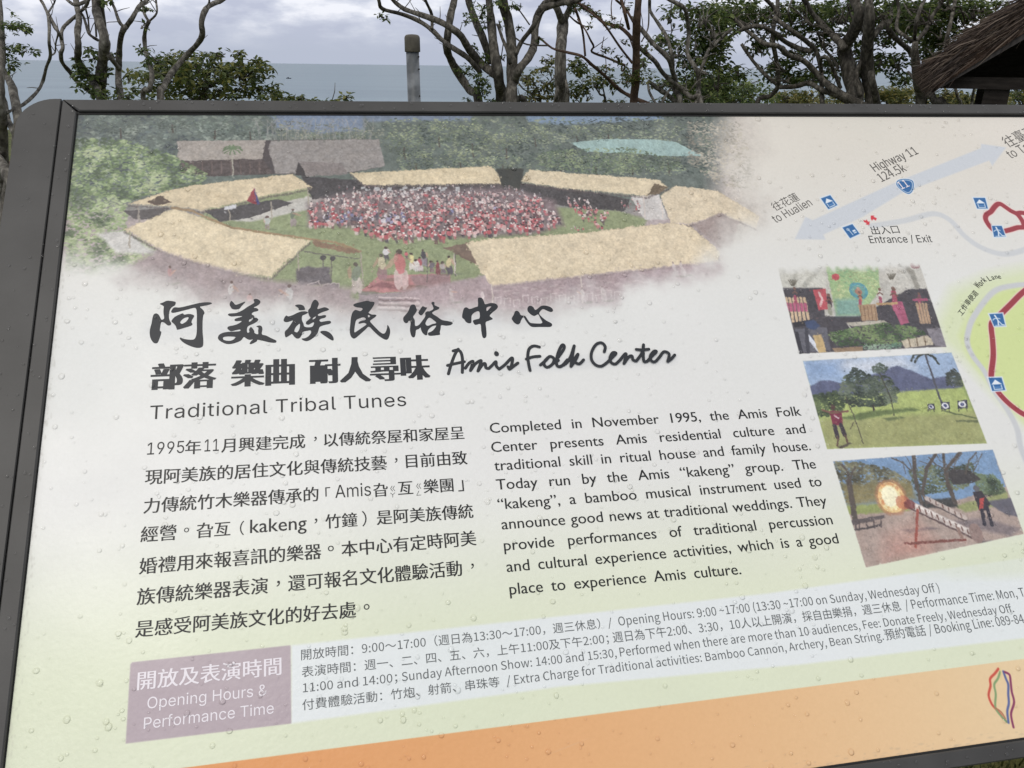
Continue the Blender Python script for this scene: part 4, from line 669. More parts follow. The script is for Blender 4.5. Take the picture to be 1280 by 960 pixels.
def row(A_, B2_, segs, cap):
    for s, x0, x1 in segs: text(s, lerp(A_, B2_, x0), lerp(A_, B2_, x1), inkg, cap=cap, fnt='noto', name='hours_text_line')
row((376.5, 824.4), (1175, 739.5), [('開放時間：9:00～17:00（週日為13:30～17:00，週三休息）/', 376.5, 765.5), ('Opening Hours: 9:00 ~17:00 (13:30 ~17:00 on Sunday, Wednesday Off )', 773.7, 1175)], 11)
row((377.3, 845.8), (1267, 747), [('表演時間：週一、二、四、五、六，上午11:00及下午2:00；', 377.3, 761.3), ('週日為下午2:00、3:30，10人以上開演，採自由樂捐，週三休息', 766.8, 1127), ('/ Performance Time: Mon, Tu', 1132.5, 1288)], 11)
row((378.6, 865.5), (1268, 765), [('11:00 and 14:00；', 378.6, 496.8), ('Sunday Afternoon Show: 14:00 and 15:30,', 502.6, 771), ('Performed when there are more than 10 audiences, Fee: Donate Freely, Wednesday Off.', 775.5, 1268)], 11)
row((378, 887), (1280, 778.7), [('付費體驗活動：竹炮、射箭、串珠等', 378, 624.8), ('/ Extra Charge for Traditional activities: Bamboo Cannon, Archery, Bean String.', 633.6, 1105), ('預約電話', 1107.5, 1158), ('/ Booking Line: 089-84', 1162, 1281)], 11)
text('開放及表演時間', (171.6, 861), (351.6, 841.5), inkw, cap=None, smear=2, asp=.95, name='hours_heading'); text('Opening Hours &', (184, 886), (334, 869), inkw, cap=14.2, fnt='inter', name='hours_heading'); text('Performance Time', (179.6, 911.4), (342.3, 891.6), inkw, cap=14.2, fnt='inter', name='hours_heading')
for s, a, b2, c, fn, m_ink, of in (('往花蓮', (969, 263.5), (1000, 249), None, 'default', inkl, 0), ('to Hualien', (970, 279), (1016.2, 256.2), 9.5, 'inter', inkl, 0), ('Highway 11', (1094, 215), (1148.5, 192), 9.6, 'inter', inkl, 2), ('124.5k', (1102.5, 227.5), (1134, 213.2), 9.6, 'noto', inkl, 2), ('出入口', (1090.5, 292.6), (1125, 290.8), None, 'default', inkb, 0), ('Entrance / Exit', (1088, 304), (1165.8, 302.7), 8.8, 'inter', inkb, 0),
                                  ('往臺東', (1260, 184), (1297, 167), None, 'default', inkl, 0), ('to Taitung', (1264, 198.5), (1312, 176), 9.5, 'inter', inkl, 0), ('11', (1127, 236.8), (1137.2, 232.8), 8.8, 'noto', inkw, 2)):
    text(s, a, b2, m_ink, cap=c, fnt=fn, smear=of, name='map_label')
r7 = crop(1180, 330, 10.67); mb = MB()
for s, x, y, dg, wd_ in (('工', 235, 650, 50, 66), ('作', 278, 582, 50, 66), ('車', 325, 516, 50, 66), ('便', 370, 455, 49, 66), ('道', 418, 400, 48, 66), ('W', 468, 306, 45, 46), ('o', 500, 278, 42, 34), ('r', 527, 248, 38, 22), ('k', 552, 222, 33, 32), ('L', 618, 208, 22, 34), ('a', 662, 192, 18, 32), ('n', 706, 182, 14, 32), ('e', 748, 180, 8, 32)):
    a_ = math.radians(dg); d_ = np.array([math.cos(a_), -math.sin(a_)]); n_ = np.array([math.sin(a_), math.cos(a_)]); hgt = 33 if wd_ > 60 else 20
    c_ = np.array([x, y], float) + n_ * hgt * .85; p0 = r7([c_ - d_ * wd_ / 2])[0]; p1 = r7([c_ + d_ * wd_ / 2])[0]
    vs, Fs = text(s, p0, p1, inkl, cap=None if wd_ > 60 else (5.6 / max(math.cos(a_), .75)), ret=True, smear=2); mb.add(vs, Fs)
mb.build('map_label', inkb, panel, base)

# rain drops beading on the face
wm, n, l, b = mat('water', (1, 1, 1, 1), .02, .5); N2 = n
for x in list(n): n.remove(x)
o_ = n.new('ShaderNodeOutputMaterial'); tr = n.new('ShaderNodeBsdfTransparent'); gl = n.new('ShaderNodeBsdfGlossy'); gl.inputs['Roughness'].default_value = .06; fr = n.new('ShaderNodeFresnel'); fr.inputs['IOR'].default_value = 1.33; mi = n.new('ShaderNodeMixShader')
fm = n.new('ShaderNodeMath'); fm.operation = 'MULTIPLY'; fm.inputs[1].default_value = .95; l.new(fr.outputs[0], fm.inputs[0]); l.new(fm.outputs[0], mi.inputs[0]); l.new(tr.outputs[0], mi.inputs[1]); l.new(gl.outputs[0], mi.inputs[2]); l.new(mi.outputs[0], o_.inputs[0])
vs = []; Fs = []
rg = np.random.default_rng(3)
clx = rg.uniform(0, HW, 60); cly = rg.uniform(-HH, 0, 60)
ND = 3000
for i in range(ND + 420):
    wz = 0.0
    if i >= ND:
        wz = RAISE + .0002; k = rg.integers(3); u, v = ((rg.uniform(-.044, -.001), rg.uniform(-HH, .008)), (rg.uniform(0, HW), rg.uniform(.0015, .012)), (rg.uniform(0, HW), rg.uniform(-HH - .011, -HH - .002)))[k]
    elif rg.random() < .5: k = rg.integers(60); u, v = clx[k] + rg.normal(0, .03), cly[k] + rg.normal(0, .03)
    else: u, v = rg.uniform(.004, HW - .004), rg.uniform(-HH + .004, -.004)
    if i < ND and not (.004 < u < HW - .004 and -HH + .004 < v < -.004): continue
    r = min(.0006 + rg.exponential(.00055), (.0023 if rg.random() < .97 else .0032) if i < ND else .0012); ex = rg.uniform(.85, 1.25); h = r * rg.uniform(.28, .42); k0 = len(vs); nn = 12
    vs.append(W3(u, v, .00035 + h + wz))
    for ring, (rr_, hz) in enumerate(((.42, .88), (.78, .5), (1.0, 0))):
        for j in range(nn):
            th = 2 * math.pi * j / nn; vs.append(W3(u + r * rr_ * math.cos(th), v + r * rr_ * ex * math.sin(th), .00030 + h * hz + wz))
    for j in range(nn): Fs.append((k0, k0 + 1 + j, k0 + 1 + (j + 1) % nn))
    for ring in range(2):
        for j in range(nn): a = k0 + 1 + ring * nn; Fs.append((a + j, a + nn + j, a + nn + (j + 1) % nn, a + (j + 1) % nn))
dr = mesh_obj('rain_drops', vs, Fs, wm, None, None, True); dr['kind'] = 'stuff'; dr['label'] = 'clear rain drops beaded over the printed face of the board'; dr['category'] = 'water drops'

# ------------------------------------------------------------------ land and sea
gm = noisy('grass_ground', lin((58, 62, 34)), lin((96, 92, 54)), 3, .95, .6, 40, c3=lin((72, 80, 38)), dist=.03)
xs = np.concatenate([np.linspace(-220, -30, 20), np.linspace(-28, 28, 57), np.linspace(30, 260, 24)]); ys = np.concatenate([np.linspace(-60, -4, 8), np.linspace(-3, 24, 55), np.linspace(26, 260, 60)])
X, Y = np.meshgrid(xs, ys); Z = ground_z(X, Y); nx, ny = len(xs), len(ys)
g = mesh_obj('ground', np.stack([X, Y, Z], -1).reshape(-1, 3), [(j * nx + i, j * nx + i + 1, (j + 1) * nx + i + 1, (j + 1) * nx + i) for j in range(ny - 1) for i in range(nx - 1)], gm, None, None, True); g['kind'] = 'structure'
sm, n, l, b = mat('sea_water', lin((96, 122, 132)), .35, .4)
t = n.new('ShaderNodeTexCoord'); p = n.new('ShaderNodeMapping'); p.inputs['Scale'].default_value = (.0015, .006, 1); l.new(t.outputs['Object'], p.inputs[0]); z = n.new('ShaderNodeTexNoise'); z.inputs['Scale'].default_value = 1; z.inputs['Detail'].default_value = 8; l.new(p.outputs[0], z.inputs['Vector'])
r = n.new('ShaderNodeValToRGB'); r.color_ramp.elements[0].position = .35; r.color_ramp.elements[0].color = lin((84, 106, 120)); r.color_ramp.elements[1].position = .7; r.color_ramp.elements[1].color = lin((100, 122, 134)); l.new(z.outputs[0], r.inputs[0]); l.new(r.outputs[0], b.inputs['Base Color'])
z2 = n.new('ShaderNodeTexNoise'); z2.inputs['Scale'].default_value = .12; z2.inputs['Detail'].default_value = 8; l.new(t.outputs['Object'], z2.inputs['Vector']); k = n.new('ShaderNodeBump'); k.inputs['Strength'].default_value = .6; k.inputs['Distance'].default_value = 1.5; l.new(z2.outputs[0], k.inputs['Height']); l.new(k.outputs[0], b.inputs['Normal'])
s = mesh_obj('sea', [(-60000, 150, -39), (60000, 150, -39), (60000, 90000, -39), (-60000, 90000, -39)], [(0, 1, 2, 3)], sm); s['kind'] = 'structure'

# grass
def tufts(name, cx0, cx1, cy0, cy1, nb, hgt, label):
    r = np.random.default_rng(9); x = r.uniform(cx0, cx1, nb); y = r.uniform(cy0, cy1, nb); z = ground_z(x, y); a = r.uniform(0, 6.28, nb); h = hgt * r.uniform(.4, 1.2, nb); le = r.uniform(.1, .7, nb) * h; w = .0025 * r.uniform(.7, 1.5, nb) * (hgt / .05)
    dx, dy = np.cos(a), np.sin(a); V = np.stack([np.stack([x - dy * w, y + dx * w, z - .01], -1), np.stack([x + dy * w, y - dx * w, z - .01], -1), np.stack([x + dx * le * .4 + dy * w * .7, y + dy * le * .4 - dx * w * .7, z + h * .6], -1), np.stack([x + dx * le * .4 - dy * w * .7, y + dy * le * .4 + dx * w * .7, z + h * .6], -1), np.stack([x + dx * le, y + dy * le, z + h], -1)], 1).reshape(-1, 3)
    i = np.arange(nb)[:, None] * 5; Fq = np.concatenate([i, i + 1, i + 2, i + 3], 1).tolist(); Ft = np.concatenate([i + 3, i + 2, i + 4], 1).tolist()
    o = mesh_obj(name, V, Fq + Ft, GR); o['kind'] = 'stuff'; o['label'] = label; o['category'] = 'grass'
GR = leafmat('grass_blades', lin((44, 50, 26)), lin((88, 92, 48)), lin((140, 132, 90)))
c = CAM + ray(1230, 955) * (CAM_H / -ray(1230, 955)[2])
tufts('grass', c[0] - .7, c[0] + 1.2, c[1] - .5, c[1] + .7, 16000, .05, 'short dry green grass growing below the board')

# ------------------------------------------------------------------ trees
bark = noisy('bark', lin((60, 57, 52)), lin((122, 117, 108)), 26, .9, 1, 60, (1, 1, .35), c3=lin((86, 82, 75)), dist=.02)
bark2 = noisy('pale_bark', lin((74, 71, 66)), lin((142, 138, 130)), 26, .9, 1, 60, (1, 1, .35), c3=lin((102, 98, 91)), dist=.02)
leaf1 = leafmat('leaf_dark', lin((54, 68, 40)), lin((90, 108, 60)), lin((138, 148, 88)))
leaf2 = leafmat('leaf_olive', lin((64, 72, 38)), lin((98, 102, 56)), lin((140, 128, 74)))
leaf3 = leafmat('leaf_mixed', lin((52, 66, 36)), lin((86, 98, 52)), lin((128, 126, 68)))
def leaves(clusters, d, size, seed, droop=.25, behind=0.0):
    """rosettes of broad leaves; clusters = (x, y, rx, ry, rosettes[, depth spread]) in photo pixels at d metres"""
    r = np.random.default_rng(seed); Vs = []; NO = lambda a: a / (np.linalg.norm(a, axis=-1, keepdims=True) + 1e-9)
    for cl_ in clusters:
        x, y, rx, ry, nr = cl_[:5]; dz = cl_[5] if len(cl_) > 5 else rx * d / F_PX
        d_ = d + behind; C0 = P(x, y, d_); sx_, sz_ = rx * d_ / F_PX, ry * d_ / F_PX; nl = 7
        a = NO(r.normal(size=(nr, 3))); c = C0 + a * (r.random((nr, 1)) ** .4) * np.array([sx_, dz, sz_])
        ax = NO(np.stack([r.normal(0, .35, nr), r.normal(0, .35, nr), np.ones(nr)], -1)); e1 = NO(np.cross(ax, [1, .3, 0])); e2 = np.cross(ax, e1)
        th = (r.uniform(0, 6.28, (nr, 1)) + 6.28 * np.arange(nl) / nl + r.normal(0, .3, (nr, nl)))[..., None]; s = size * r.uniform(.5, 1.3, (nr, nl, 1)) * (r.random((nr, nl, 1)) > .1); dr_ = r.normal(droop, .35, (nr, nl, 1))
        c = c[:, None]; ax = ax[:, None]; f = (np.cos(th) * e1[:, None] + np.sin(th) * e2[:, None]) * np.cos(dr_) - ax * np.sin(dr_); sd_ = NO(np.cross(f, ax)); up = np.cross(sd_, f)
        Vs.append(np.stack([c + f * s * .12, c + f * s * .62 + sd_ * s * .25 + up * s * .05, c + f * s * 1.05 - up * s * .06, c + f * s * .62 - sd_ * s * .25 + up * s * .05, c + f * s * .62 - up * s * .03], 2).reshape(-1, 3))
    Vs = np.concatenate(Vs)
    V = Vs; n = len(V) // 5; i = (np.arange(n) * 5)[:, None]
    Fc = np.concatenate([np.concatenate([i, i + 1, i + 4], 1), np.concatenate([i + 1, i + 2, i + 4], 1), np.concatenate([i + 4, i + 2, i + 3], 1), np.concatenate([i, i + 4, i + 3], 1)], 0)
    return V, Fc
def limbs(mb, sts, d, seed, roots=True):
    r = random.Random(seed); out_ = []
    for st in sts:
        pts, w0, w1 = st[:3]; dof = st[3] if len(st) > 3 else 0.0; grow = st[4] if len(st) > 4 else False
        q = []; k = len(pts); ph = r.uniform(0, 6)
        for i, (x, y) in enumerate(pts): q.append(P(x, y, d + dof + .25 * math.sin(ph + i * .9) * (0 if i == 0 and not grow else 1)))
        w = [w0 + (w1 - w0) * i / (k - 1) for i in range(k)]; rad = [a * d / F_PX / 2 * (.9 if a < 8 else .95) for a in w]
        if grow:                                            # first point runs down to the ground
            b0 = q[0]; gz = float(ground_z(b0[0], b0[1])) - .1; q = [np.array([b0[0] + r.uniform(-.08, .08), b0[1], gz]), np.array([b0[0] + r.uniform(-.04, .04), b0[1], gz * .55 + b0[2] * .45])] + q; rad = [rad[0] * 1.8, rad[0] * 1.15] + rad
        Q = smooth_line(q, 4); n = len(Q); ri = np.interp(np.linspace(0, len(rad) - 1, n), range(len(rad)), rad)
        ri = [a * (1 + .06 * math.sin(ph * 3 + j * .8) + r.uniform(-.06, .06)) for j, a in enumerate(ri)]
        mb.tube(Q, ri, 9, .12)
        for j in range(4, n - 2, 3):
            if r.random() < .38 and ri[j] < 6 * d / F_PX:
                dv = np.array([r.uniform(-1, 1), r.uniform(-.5, .5), r.uniform(-.1, 1)]); dv /= np.linalg.norm(dv); ln = r.uniform(6, 22) * d / F_PX; b_ = Q[j] + dv * ln * .5 + np.array([r.uniform(-.1, .1), 0, .1]) * ln
                mb.tube([Q[j], b_, b_ + (dv + np.array([r.uniform(-.5, .5), 0, r.uniform(0, .6)])) * ln * .5], [.9 * d / F_PX * .6, .5 * d / F_PX, .25 * d / F_PX], 5)
def tree(name, label, d, sts, clusters, lsize=.08, bk=None, lf=None, seed=1, group='trees along the slope above the sea', cat='tree', twigs=True):
    b0 = P(sts[0][0][0][0], sts[0][0][0][1], d); loc = np.array([b0[0], b0[1], float(ground_z(b0[0], b0[1]))])
    o = thing(name, label, cat, loc, group); mb = MB(); limbs(mb, sts, d, seed)
    if twigs and clusters:
        r = random.Random(seed + 5)
        for cl_ in clusters:
            for i in range(max(2, cl_[4] // 12)):
                x, y = cl_[0] + r.uniform(-1, 1) * cl_[2] * .8, cl_[1] + r.uniform(-1, 1) * cl_[3] * .8; mb.tube(smooth_line([P(cl_[0] + r.uniform(-.3, .3) * cl_[2], cl_[1] + cl_[3] * .8, d), P((x + cl_[0]) / 2, (y + cl_[1]) / 2 + 2, d), P(x, y, d + r.uniform(-.3, .3))], 2), [1.0 * d / F_PX] * 2 + [.6 * d / F_PX] * 3, 5)
    mb.build('trunk', bk or bark, o, loc, True)
    if clusters:
        V, Fc = leaves(clusters, d, lsize, seed, behind=1.1 if seed in (14, 15, 16) else 0); mesh_obj('crown', V, Fc, lf or leaf1, o, loc)
    return o
T_UP = lambda x, n=60: (x, -70, 70, 40, n)
tree('leaning_tree', 'gnarled tree at the left edge with two leafy sprays', 5.0,
     [([(6, 330), (3, 235), (3, 180), (0, 140), (-1, 105), (0, 60), (-2, 15), (-8, -40)], 17, 9, 0, True), ([(4, 300), (10, 240), (20, 205), (23, 165), (22, 146), (16, 112), (11, 100), (4, 87), (-2, 70)], 16, 6), ([(-6, 150), (12, 139), (30, 130), (47, 114), (54, 100), (58, 84), (63, 70), (61.5, 54), (61.5, 31), (59.5, 17.6), (54, 5), (49, -4), (40, -30)], 4.5, 3.4),
      ([(60, 16), (66, 7), (69, 0), (74, -20)], 2.6, 2), ([(61, 17.6), (66, 27), (73, 40.6), (77, 49)], 3.4, 3.8), ([(63.6, 25.7), (67.7, 35), (72.4, 42), (69.7, 54), (69, 65), (65, 69)], 2.2, 2), ([(-14, 190), (2, 205), (12, 222), (22, 250), (14, 290)], 14, 16), ([(2, 118), (6, 128), (10, 150), (20, 168)], 5, 9)],
     [(22, 33, 14, 4, 16, .15), (12, 29, 10, 4, 10, .15), (34, 38, 5, 2, 4, .05), (12, 58, 9, 5, 10, .15), (26, 63, 11, 6, 16, .15), (12, 80, 8, 8, 16, .15), (-20, 30, 30, 50, 30, .4), (20, -60, 60, 30, 50, .8)], .034, bark2, leaf1, 3)
tree('clumped_tree', 'tree with five bare stems rising behind the left corner of the frame', 8.0,
     [([(128, 126), (126, 103), (128.5, 76), (131, 57), (129, 40.6), (122, 20), (119, 0), (112, -40)], 14, 9, 0, True), ([(118, 119), (103, 107), (94.7, 100), (86.6, 89), (78, 78.5), (76, 68), (78.5, 59.5), (77, 49), (78, 36.5), (86.6, 27), (97.4, 17.6), (107, 8), (111, 0), (118, -20)], 6, 3.6), ([(126, 126), (122, 115), (115, 101), (105.5, 88), (97.4, 76), (97.4, 67.7), (98, 57), (96.8, 40.6), (98.8, 24), (96, 6.8), (92, -30)], 10, 6.5),
      ([(131, 62), (130, 38), (126, 0), (130, -40)], 8, 6), ([(151.5, 126), (149, 108), (148, 95), (149, 67.7), (151, 47), (155.6, 34)], 9, 7, .2, True), ([(155.6, 34), (149, 27), (143.5, 11), (139, 0), (136, -20)], 4.5, 3.5, .2), ([(155.6, 36), (166, 21.6), (174, 8), (184, 0), (200, -25)], 6, 5, .2), ([(132, 64), (135, 68), (142, 77), (149, 86)], 7, 6, .1), ([(122, 50), (112, 43), (108, 32.5), (104, 20), (100, 15)], 4, 3), ([(119, 24), (120.5, 46)], 2.6, 2.4), ([(107, 11), (110, 23), (111.6, 39)], 2.4, 2), ([(82, -2), (93.4, 6), (108, 1), (118, -8)], 3.5, 5)],
     [(101, 80, 7, 7, 10, .15), (108, 92, 10, 9, 20, .2), (118, 70, 8, 5, 6, .15), (110, 61, 7, 3, 3, .1), (126, 67, 10, 5, 7, .15), (118, 105, 12, 10, 14, .2), (136, 118, 24, 7, 22, .25), (106, 108, 9, 5, 5, .15), (141, 68, 5, 5, 4, .1), (132, 88, 4, 8, 4, .1), (132, 2, 9, 4, 6, .1), (160, 122, 10, 4, 6, .1), (130, -70, 60, 35, 120, 1.2)], .062, bark2, leaf1, 4)
tree('slender_tree', 'thin forked tree just left of the round bushy tree', 9.0, [([(179, 126), (186.5, 112), (190, 95), (186.5, 76), (182, 63.6), (180.5, 47), (182.5, 35), (186, 27)], 7, 4.5, 0, True), ([(186, 27), (180, 16), (178, 6), (174, -10)], 3.5, 3), ([(186, 27), (196, 16), (195, 0), (196, -20)], 2.8, 2)],
     [(182, 9, 8, 6, 6, .1), (177, 33, 3, 3, 2, .1), (178, 61, 8, 4, 7, .15), (193, 70, 9, 7, 9, .2), (184, 78, 6, 5, 4, .1), (168, 112, 8, 5, 5, .1), (160, 100, 6, 5, 3, .1), (190, -50, 30, 20, 30, .6)], .06, bark2, leaf1, 5)
tree('bowed_tree', 'single bare stem curving right above the round bushy tree', 8.5, [([(201, 126), (204, 111), (212, 95), (226, 77), (236.6, 66), (247.4, 54), (253, 43), (252, 27), (257, 12), (265, 5.4), (277, 0), (295, -14)], 8, 6, 0, True), ([(262, 4), (261, -6)], 2, 2)], [(310, -60, 50, 30, 70, .8)], .06, bark2, leaf1, 6)
bl = [(250, 95, 82, 16, 150, 1.4), (262, 80, 60, 14, 90, 1.2), (215, 84, 30, 9, 30, .6), (310, 88, 34, 14, 60, .8), (255, 116, 92, 14, 170, 1.4), (180, 95, 24, 7, 18, .5), (328, 108, 22, 8, 20, .5), (272, 68, 14, 4, 8, .3), (300, 66, 8, 4, 5, .2), (200, 76, 12, 8, 10, .3), (320, 76, 10, 3, 4, .2), (225, 70, 24, 5, 14, .4)]
tree('bushy_tree', 'round dark bushy tree in front of the open sea', 16, [([(255, 132), (256, 110), (262, 90)], 9, 5, 0, True), ([(256, 118), (230, 100), (205, 88)], 4, 2), ([(256, 112), (285, 95), (310, 84)], 4, 2)], bl, .13, bark, leaf3, 7)
tree('low_shrub', 'sparse shrub tips left of the metal post', 18, [([(395, 140), (392, 128), (376, 122)], 3, 1, 0, True), ([(395, 134), (415, 126), (432, 122)], 2, 1)], [(385, 127, 20, 3, 22, .5), (362, 125, 18, 6, 26, .5), (345, 118, 12, 5, 12, .4), (425, 127, 14, 3, 16, .4), (434, 120, 7, 3, 5, .3), (376, 121, 8, 2, 4, .3)], .13, bark, leaf3, 8, cat='shrub')
tree('spreading_tree', 'broad many stemmed tree right of the metal post', 9.0,
     [([(626.7, 131), (624, 105.5), (621, 84.4), (617, 59), (614, 28), (611, 0), (606, -50)], 15, 8, 0, True), ([(598.5, 131), (586.6, 112.5), (575.3, 95.6), (564, 76), (558.5, 60.5), (560, 42), (562.7, 21), (568, 0), (576, -40)], 11, 8, .15, True), ([(618, 92), (600.6, 79), (586.6, 62), (576.7, 46), (564, 35), (544.4, 25), (523.3, 17.6), (505, 11), (491, 0), (480, -15)], 11, 4, -.25), ([(600, 90), (583.8, 71.7), (567, 60.5), (551.4, 49), (538.8, 36.6), (523.3, 26), (502, 17.6), (478, 11), (473.4, 0), (466, -20)], 7, 4, -.1), ([(540, 36), (539.5, 18), (531.7, 0), (526, -20)], 4.2, 3.4, -.1),
      ([(639.4, 131), (640, 98.5), (639.4, 56), (635, 25), (629.5, 7), (624, -40)], 14, 11, -.1, True), ([(614, 78), (602.8, 46), (595, 28), (586.6, 4), (580, -30)], 10, 8, .1), ([(642, 104), (649, 87), (660.5, 71.7), (667.5, 56), (670, 28), (678.8, 8.4), (690, 0), (710, -14)], 10, 9, -.15), ([(645, 67.5), (652, 52), (666, 34), (672, 20)], 5.5, 6, -.1), ([(674, 12), (698.5, 4), (716, 1), (740, -10)], 8, 8, -.2), ([(622.5, 31), (628, 48), (634, 62), (638, 80)], 4, 4.5), ([(644, 8), (650, 14), (662, 31)], 1.8, 2), ([(645, 48), (659, 55.6), (684, 57)], 2, 2), ([(650, 12), (651, 4)], 1.5, 1), ([(626, 75), (629, 55)], 1.6, 1.6), ([(642, 131), (652, 122), (658, 133)], 8, 8)],
     [(592, 62, 9, 6, 9, .2), (582, 88, 12, 7, 12, .2), (600, 98, 16, 11, 24, .3), (609, 72, 8, 8, 8, .2), (602, 110, 13, 10, 18, .2), (582, 22, 6, 8, 6, .15), (601, 14, 12, 12, 16, .2), (606, 30, 4, 5, 4, .1), (626, 4, 14, 5, 12, .2), (643, 5, 8, 6, 6, .15), (625, 28, 4, 5, 3, .1), (649, 33, 4, 2, 2, .1), (478, 19, 8, 4, 4, .1), (482, 22, 3, 3, 2, .1), (628, 72, 7, 4, 4, .1), (586, 125, 4, 3, 3, .1), (616, 126, 8, 3, 5, .1), (673, 48, 4, 4, 3, .1), (600, -80, 110, 40, 220, 1.6)], .055, bark, leaf1, 9)
tree('pale_trunk_tree', 'straight pale trunk right of the many stemmed tree', 11, [([(700, 131), (700.6, 98), (701, 63), (702.7, 39), (704, 22)], 14, 13, 0, True), ([(703, 30), (697, 12), (690, 2), (680, -20)], 9, 6), ([(704, 30), (711, 12), (716, -4), (722, -30)], 8, 6), ([(709, 131), (709, 112), (706, 95)], 6, 3, -.1, True), ([(693, 133), (696, 118), (699, 100)], 6, 4, -.1)], [(722, 8, 12, 6, 8, .3), (712, 3, 14, 4, 8, .2), (700, -60, 60, 35, 90, 1.2)], .07, bark2, leaf1, 10)
tree('sparse_tree', 'thin russet and green foliage behind the pale trunk', 15, [([(676, 132), (672, 112), (662, 96)], 3, 1.5, 0, True), ([(674, 115), (690, 100), (700, 86)], 2, 1.2), ([(675, 120), (655, 112), (648, 104)], 2, 1)], [(678, 86, 14, 6, 20, .5), (690, 76, 10, 5, 8, .4), (660, 100, 16, 8, 22, .5), (684, 104, 22, 8, 26, .5), (668, 120, 26, 9, 44, .5), (656, 96, 8, 3, 5, .3), (680, 74, 5, 3, 3, .2)], .09, bark, leaf2, 11)
tree('leafy_sapling', 'leafy sapling between the pale trunk and the thin brown trunk', 12, [([(757, 132), (750, 118), (742, 106)], 3.5, 1.5, 0, True), ([(757, 125), (754, 112), (750, 104)], 2.5, 1.5), ([(728, 131), (716, 120), (708, 112)], 1.5, 1)], [(722, 84, 15, 11, 40, .4), (716, 78, 10, 5, 12, .3), (750, 100, 20, 9, 44, .4), (722, 112, 17, 12, 40, .4), (757, 86, 10, 5, 10, .3), (766, 105, 10, 8, 14, .3), (770, 128, 16, 5, 22, .3), (735, 120, 8, 8, 8, .3)], .07, bark, leaf3, 12)
br = noisy('brown_bark', lin((62, 48, 40)), lin((104, 84, 70)), 9, .9, .9, 30, (1, 1, .4), dist=.02)
tree('brown_trunk_tree', 'thin upright brown trunk with fine crossing branches', 10,
     [([(792, 131), (795, 98), (795.5, 56), (796, 28), (798, 0), (800, -60)], 11, 7.5, 0, True), ([(790.6, 79), (775, 59), (758, 34), (747, 22.5), (725, 5), (715, -10)], 3, 2.4), ([(792, 50), (775, 34), (754, 28), (738, 12), (722, 4)], 5, 3), ([(786, 36), (782, 20), (778, 4), (772, -12)], 4.5, 4), ([(794, 32), (782, 11), (770, 0)], 3.4, 3), ([(781, 81.6), (758, 72), (740, 65), (742, 58), (738, 50), (732, 38), (722, 24)], 3.4, 1.8), ([(719, 11), (728, 38), (731.5, 70)], 3.4, 2.6), ([(822, 134), (800, 126), (782, 117), (772, 110), (754, 93), (740.6, 81.6), (726.6, 70), (707, 65), (690, 60), (674, 47), (664, 42)], 6, 2.2, .4), ([(765, 25), (764, 8), (766, -6)], 1.6, 1.2), ([(752, 60), (755, 46)], 1.4, 1), ([(758, 90), (757, 70)], 1.2, 1), ([(712, 20), (722, 29), (732, 33)], 1.8, 1.4), ([(792, 62), (788, 50), (784, 40)], 2, 2)],
     [(757, 62, 12, 4, 9, .2), (773, 72, 8, 6, 8, .2), (750, 20, 14, 5, 10, .2), (768, 30, 12, 5, 12, .2), (780, 52, 6, 4, 4, .2), (735, 34, 5, 4, 3, .1), (784, 8, 6, 6, 6, .1), (732, 8, 10, 5, 7, .2), (768, 21, 4, 3, 2, .1), (790, 95, 16, 10, 34, .3), (797, 95, 24, 10, 30, .4), (779, 86, 8, 4, 5, .1), (808, 62, 6, 6, 8, .2), (780, -60, 70, 35, 120, 1)], .05, br, leaf3, 13)
tree('crooked_tree', 'crooked grey limbs crossing right of the thin brown trunk', 10.5,
     [([(850, 133), (843, 112), (844, 101), (841, 90), (835.6, 73), (817, 55), (800.5, 35), (790, 22)], 8, 5, 0, True), ([(876, 131), (864, 122), (850, 110), (830, 93), (819, 77), (803, 63), (792, 52)], 7, 5, -.1, True), ([(841, 92), (840, 70), (833, 46), (824, 31), (813, 14), (812, 0), (810, -20)], 5, 3.6), ([(811, 12), (810, 35), (802, 52)], 2, 1.8), ([(873.6, 95), (869, 84), (859.5, 67.5), (861, 42), (859.5, 25), (855, 10), (838, 0), (824, -8)], 6, 5, .1), ([(873, 92), (880, 78), (886, 62), (899, 50), (915, 36)], 4.5, 4, .1), ([(872, 131), (873, 112), (873.6, 92)], 7, 6, .1, True), ([(810, 101), (824, 112), (835.6, 119.5), (850, 133)], 5, 7), ([(826, 132), (832, 120), (838.5, 110)], 4, 3), ([(822, 133), (812, 116), (810, 103)], 3.5, 3), ([(840, 40), (838, 20), (840, 5)], 1.6, 1.2), ([(838, 44), (844, 30)], 1.4, 1.2)],
     [(845, 12, 20, 6, 16, .4), (838, 24, 9, 5, 8, .2), (830, 50, 20, 7, 34, .4), (845, 62, 16, 12, 36, .4), (868, 50, 12, 16, 34, .4), (856, 78, 14, 10, 24, .4), (880, 20, 28, 18, 110, .6), (892, 48, 18, 14, 60, .5), (880, 84, 22, 12, 50, .5), (826, 104, 16, 7, 20, .3), (860, 104, 30, 12, 70, .6), (870, 124, 34, 10, 100, .6), (805, 76, 6, 8, 10, .2), (828, 128, 14, 6, 20, .3), (850, -60, 60, 40, 120, 1), (895, 34, 26, 18, 90, .6), (880, 66, 20, 10, 40, .4)], .08, bark2, leaf1, 14)
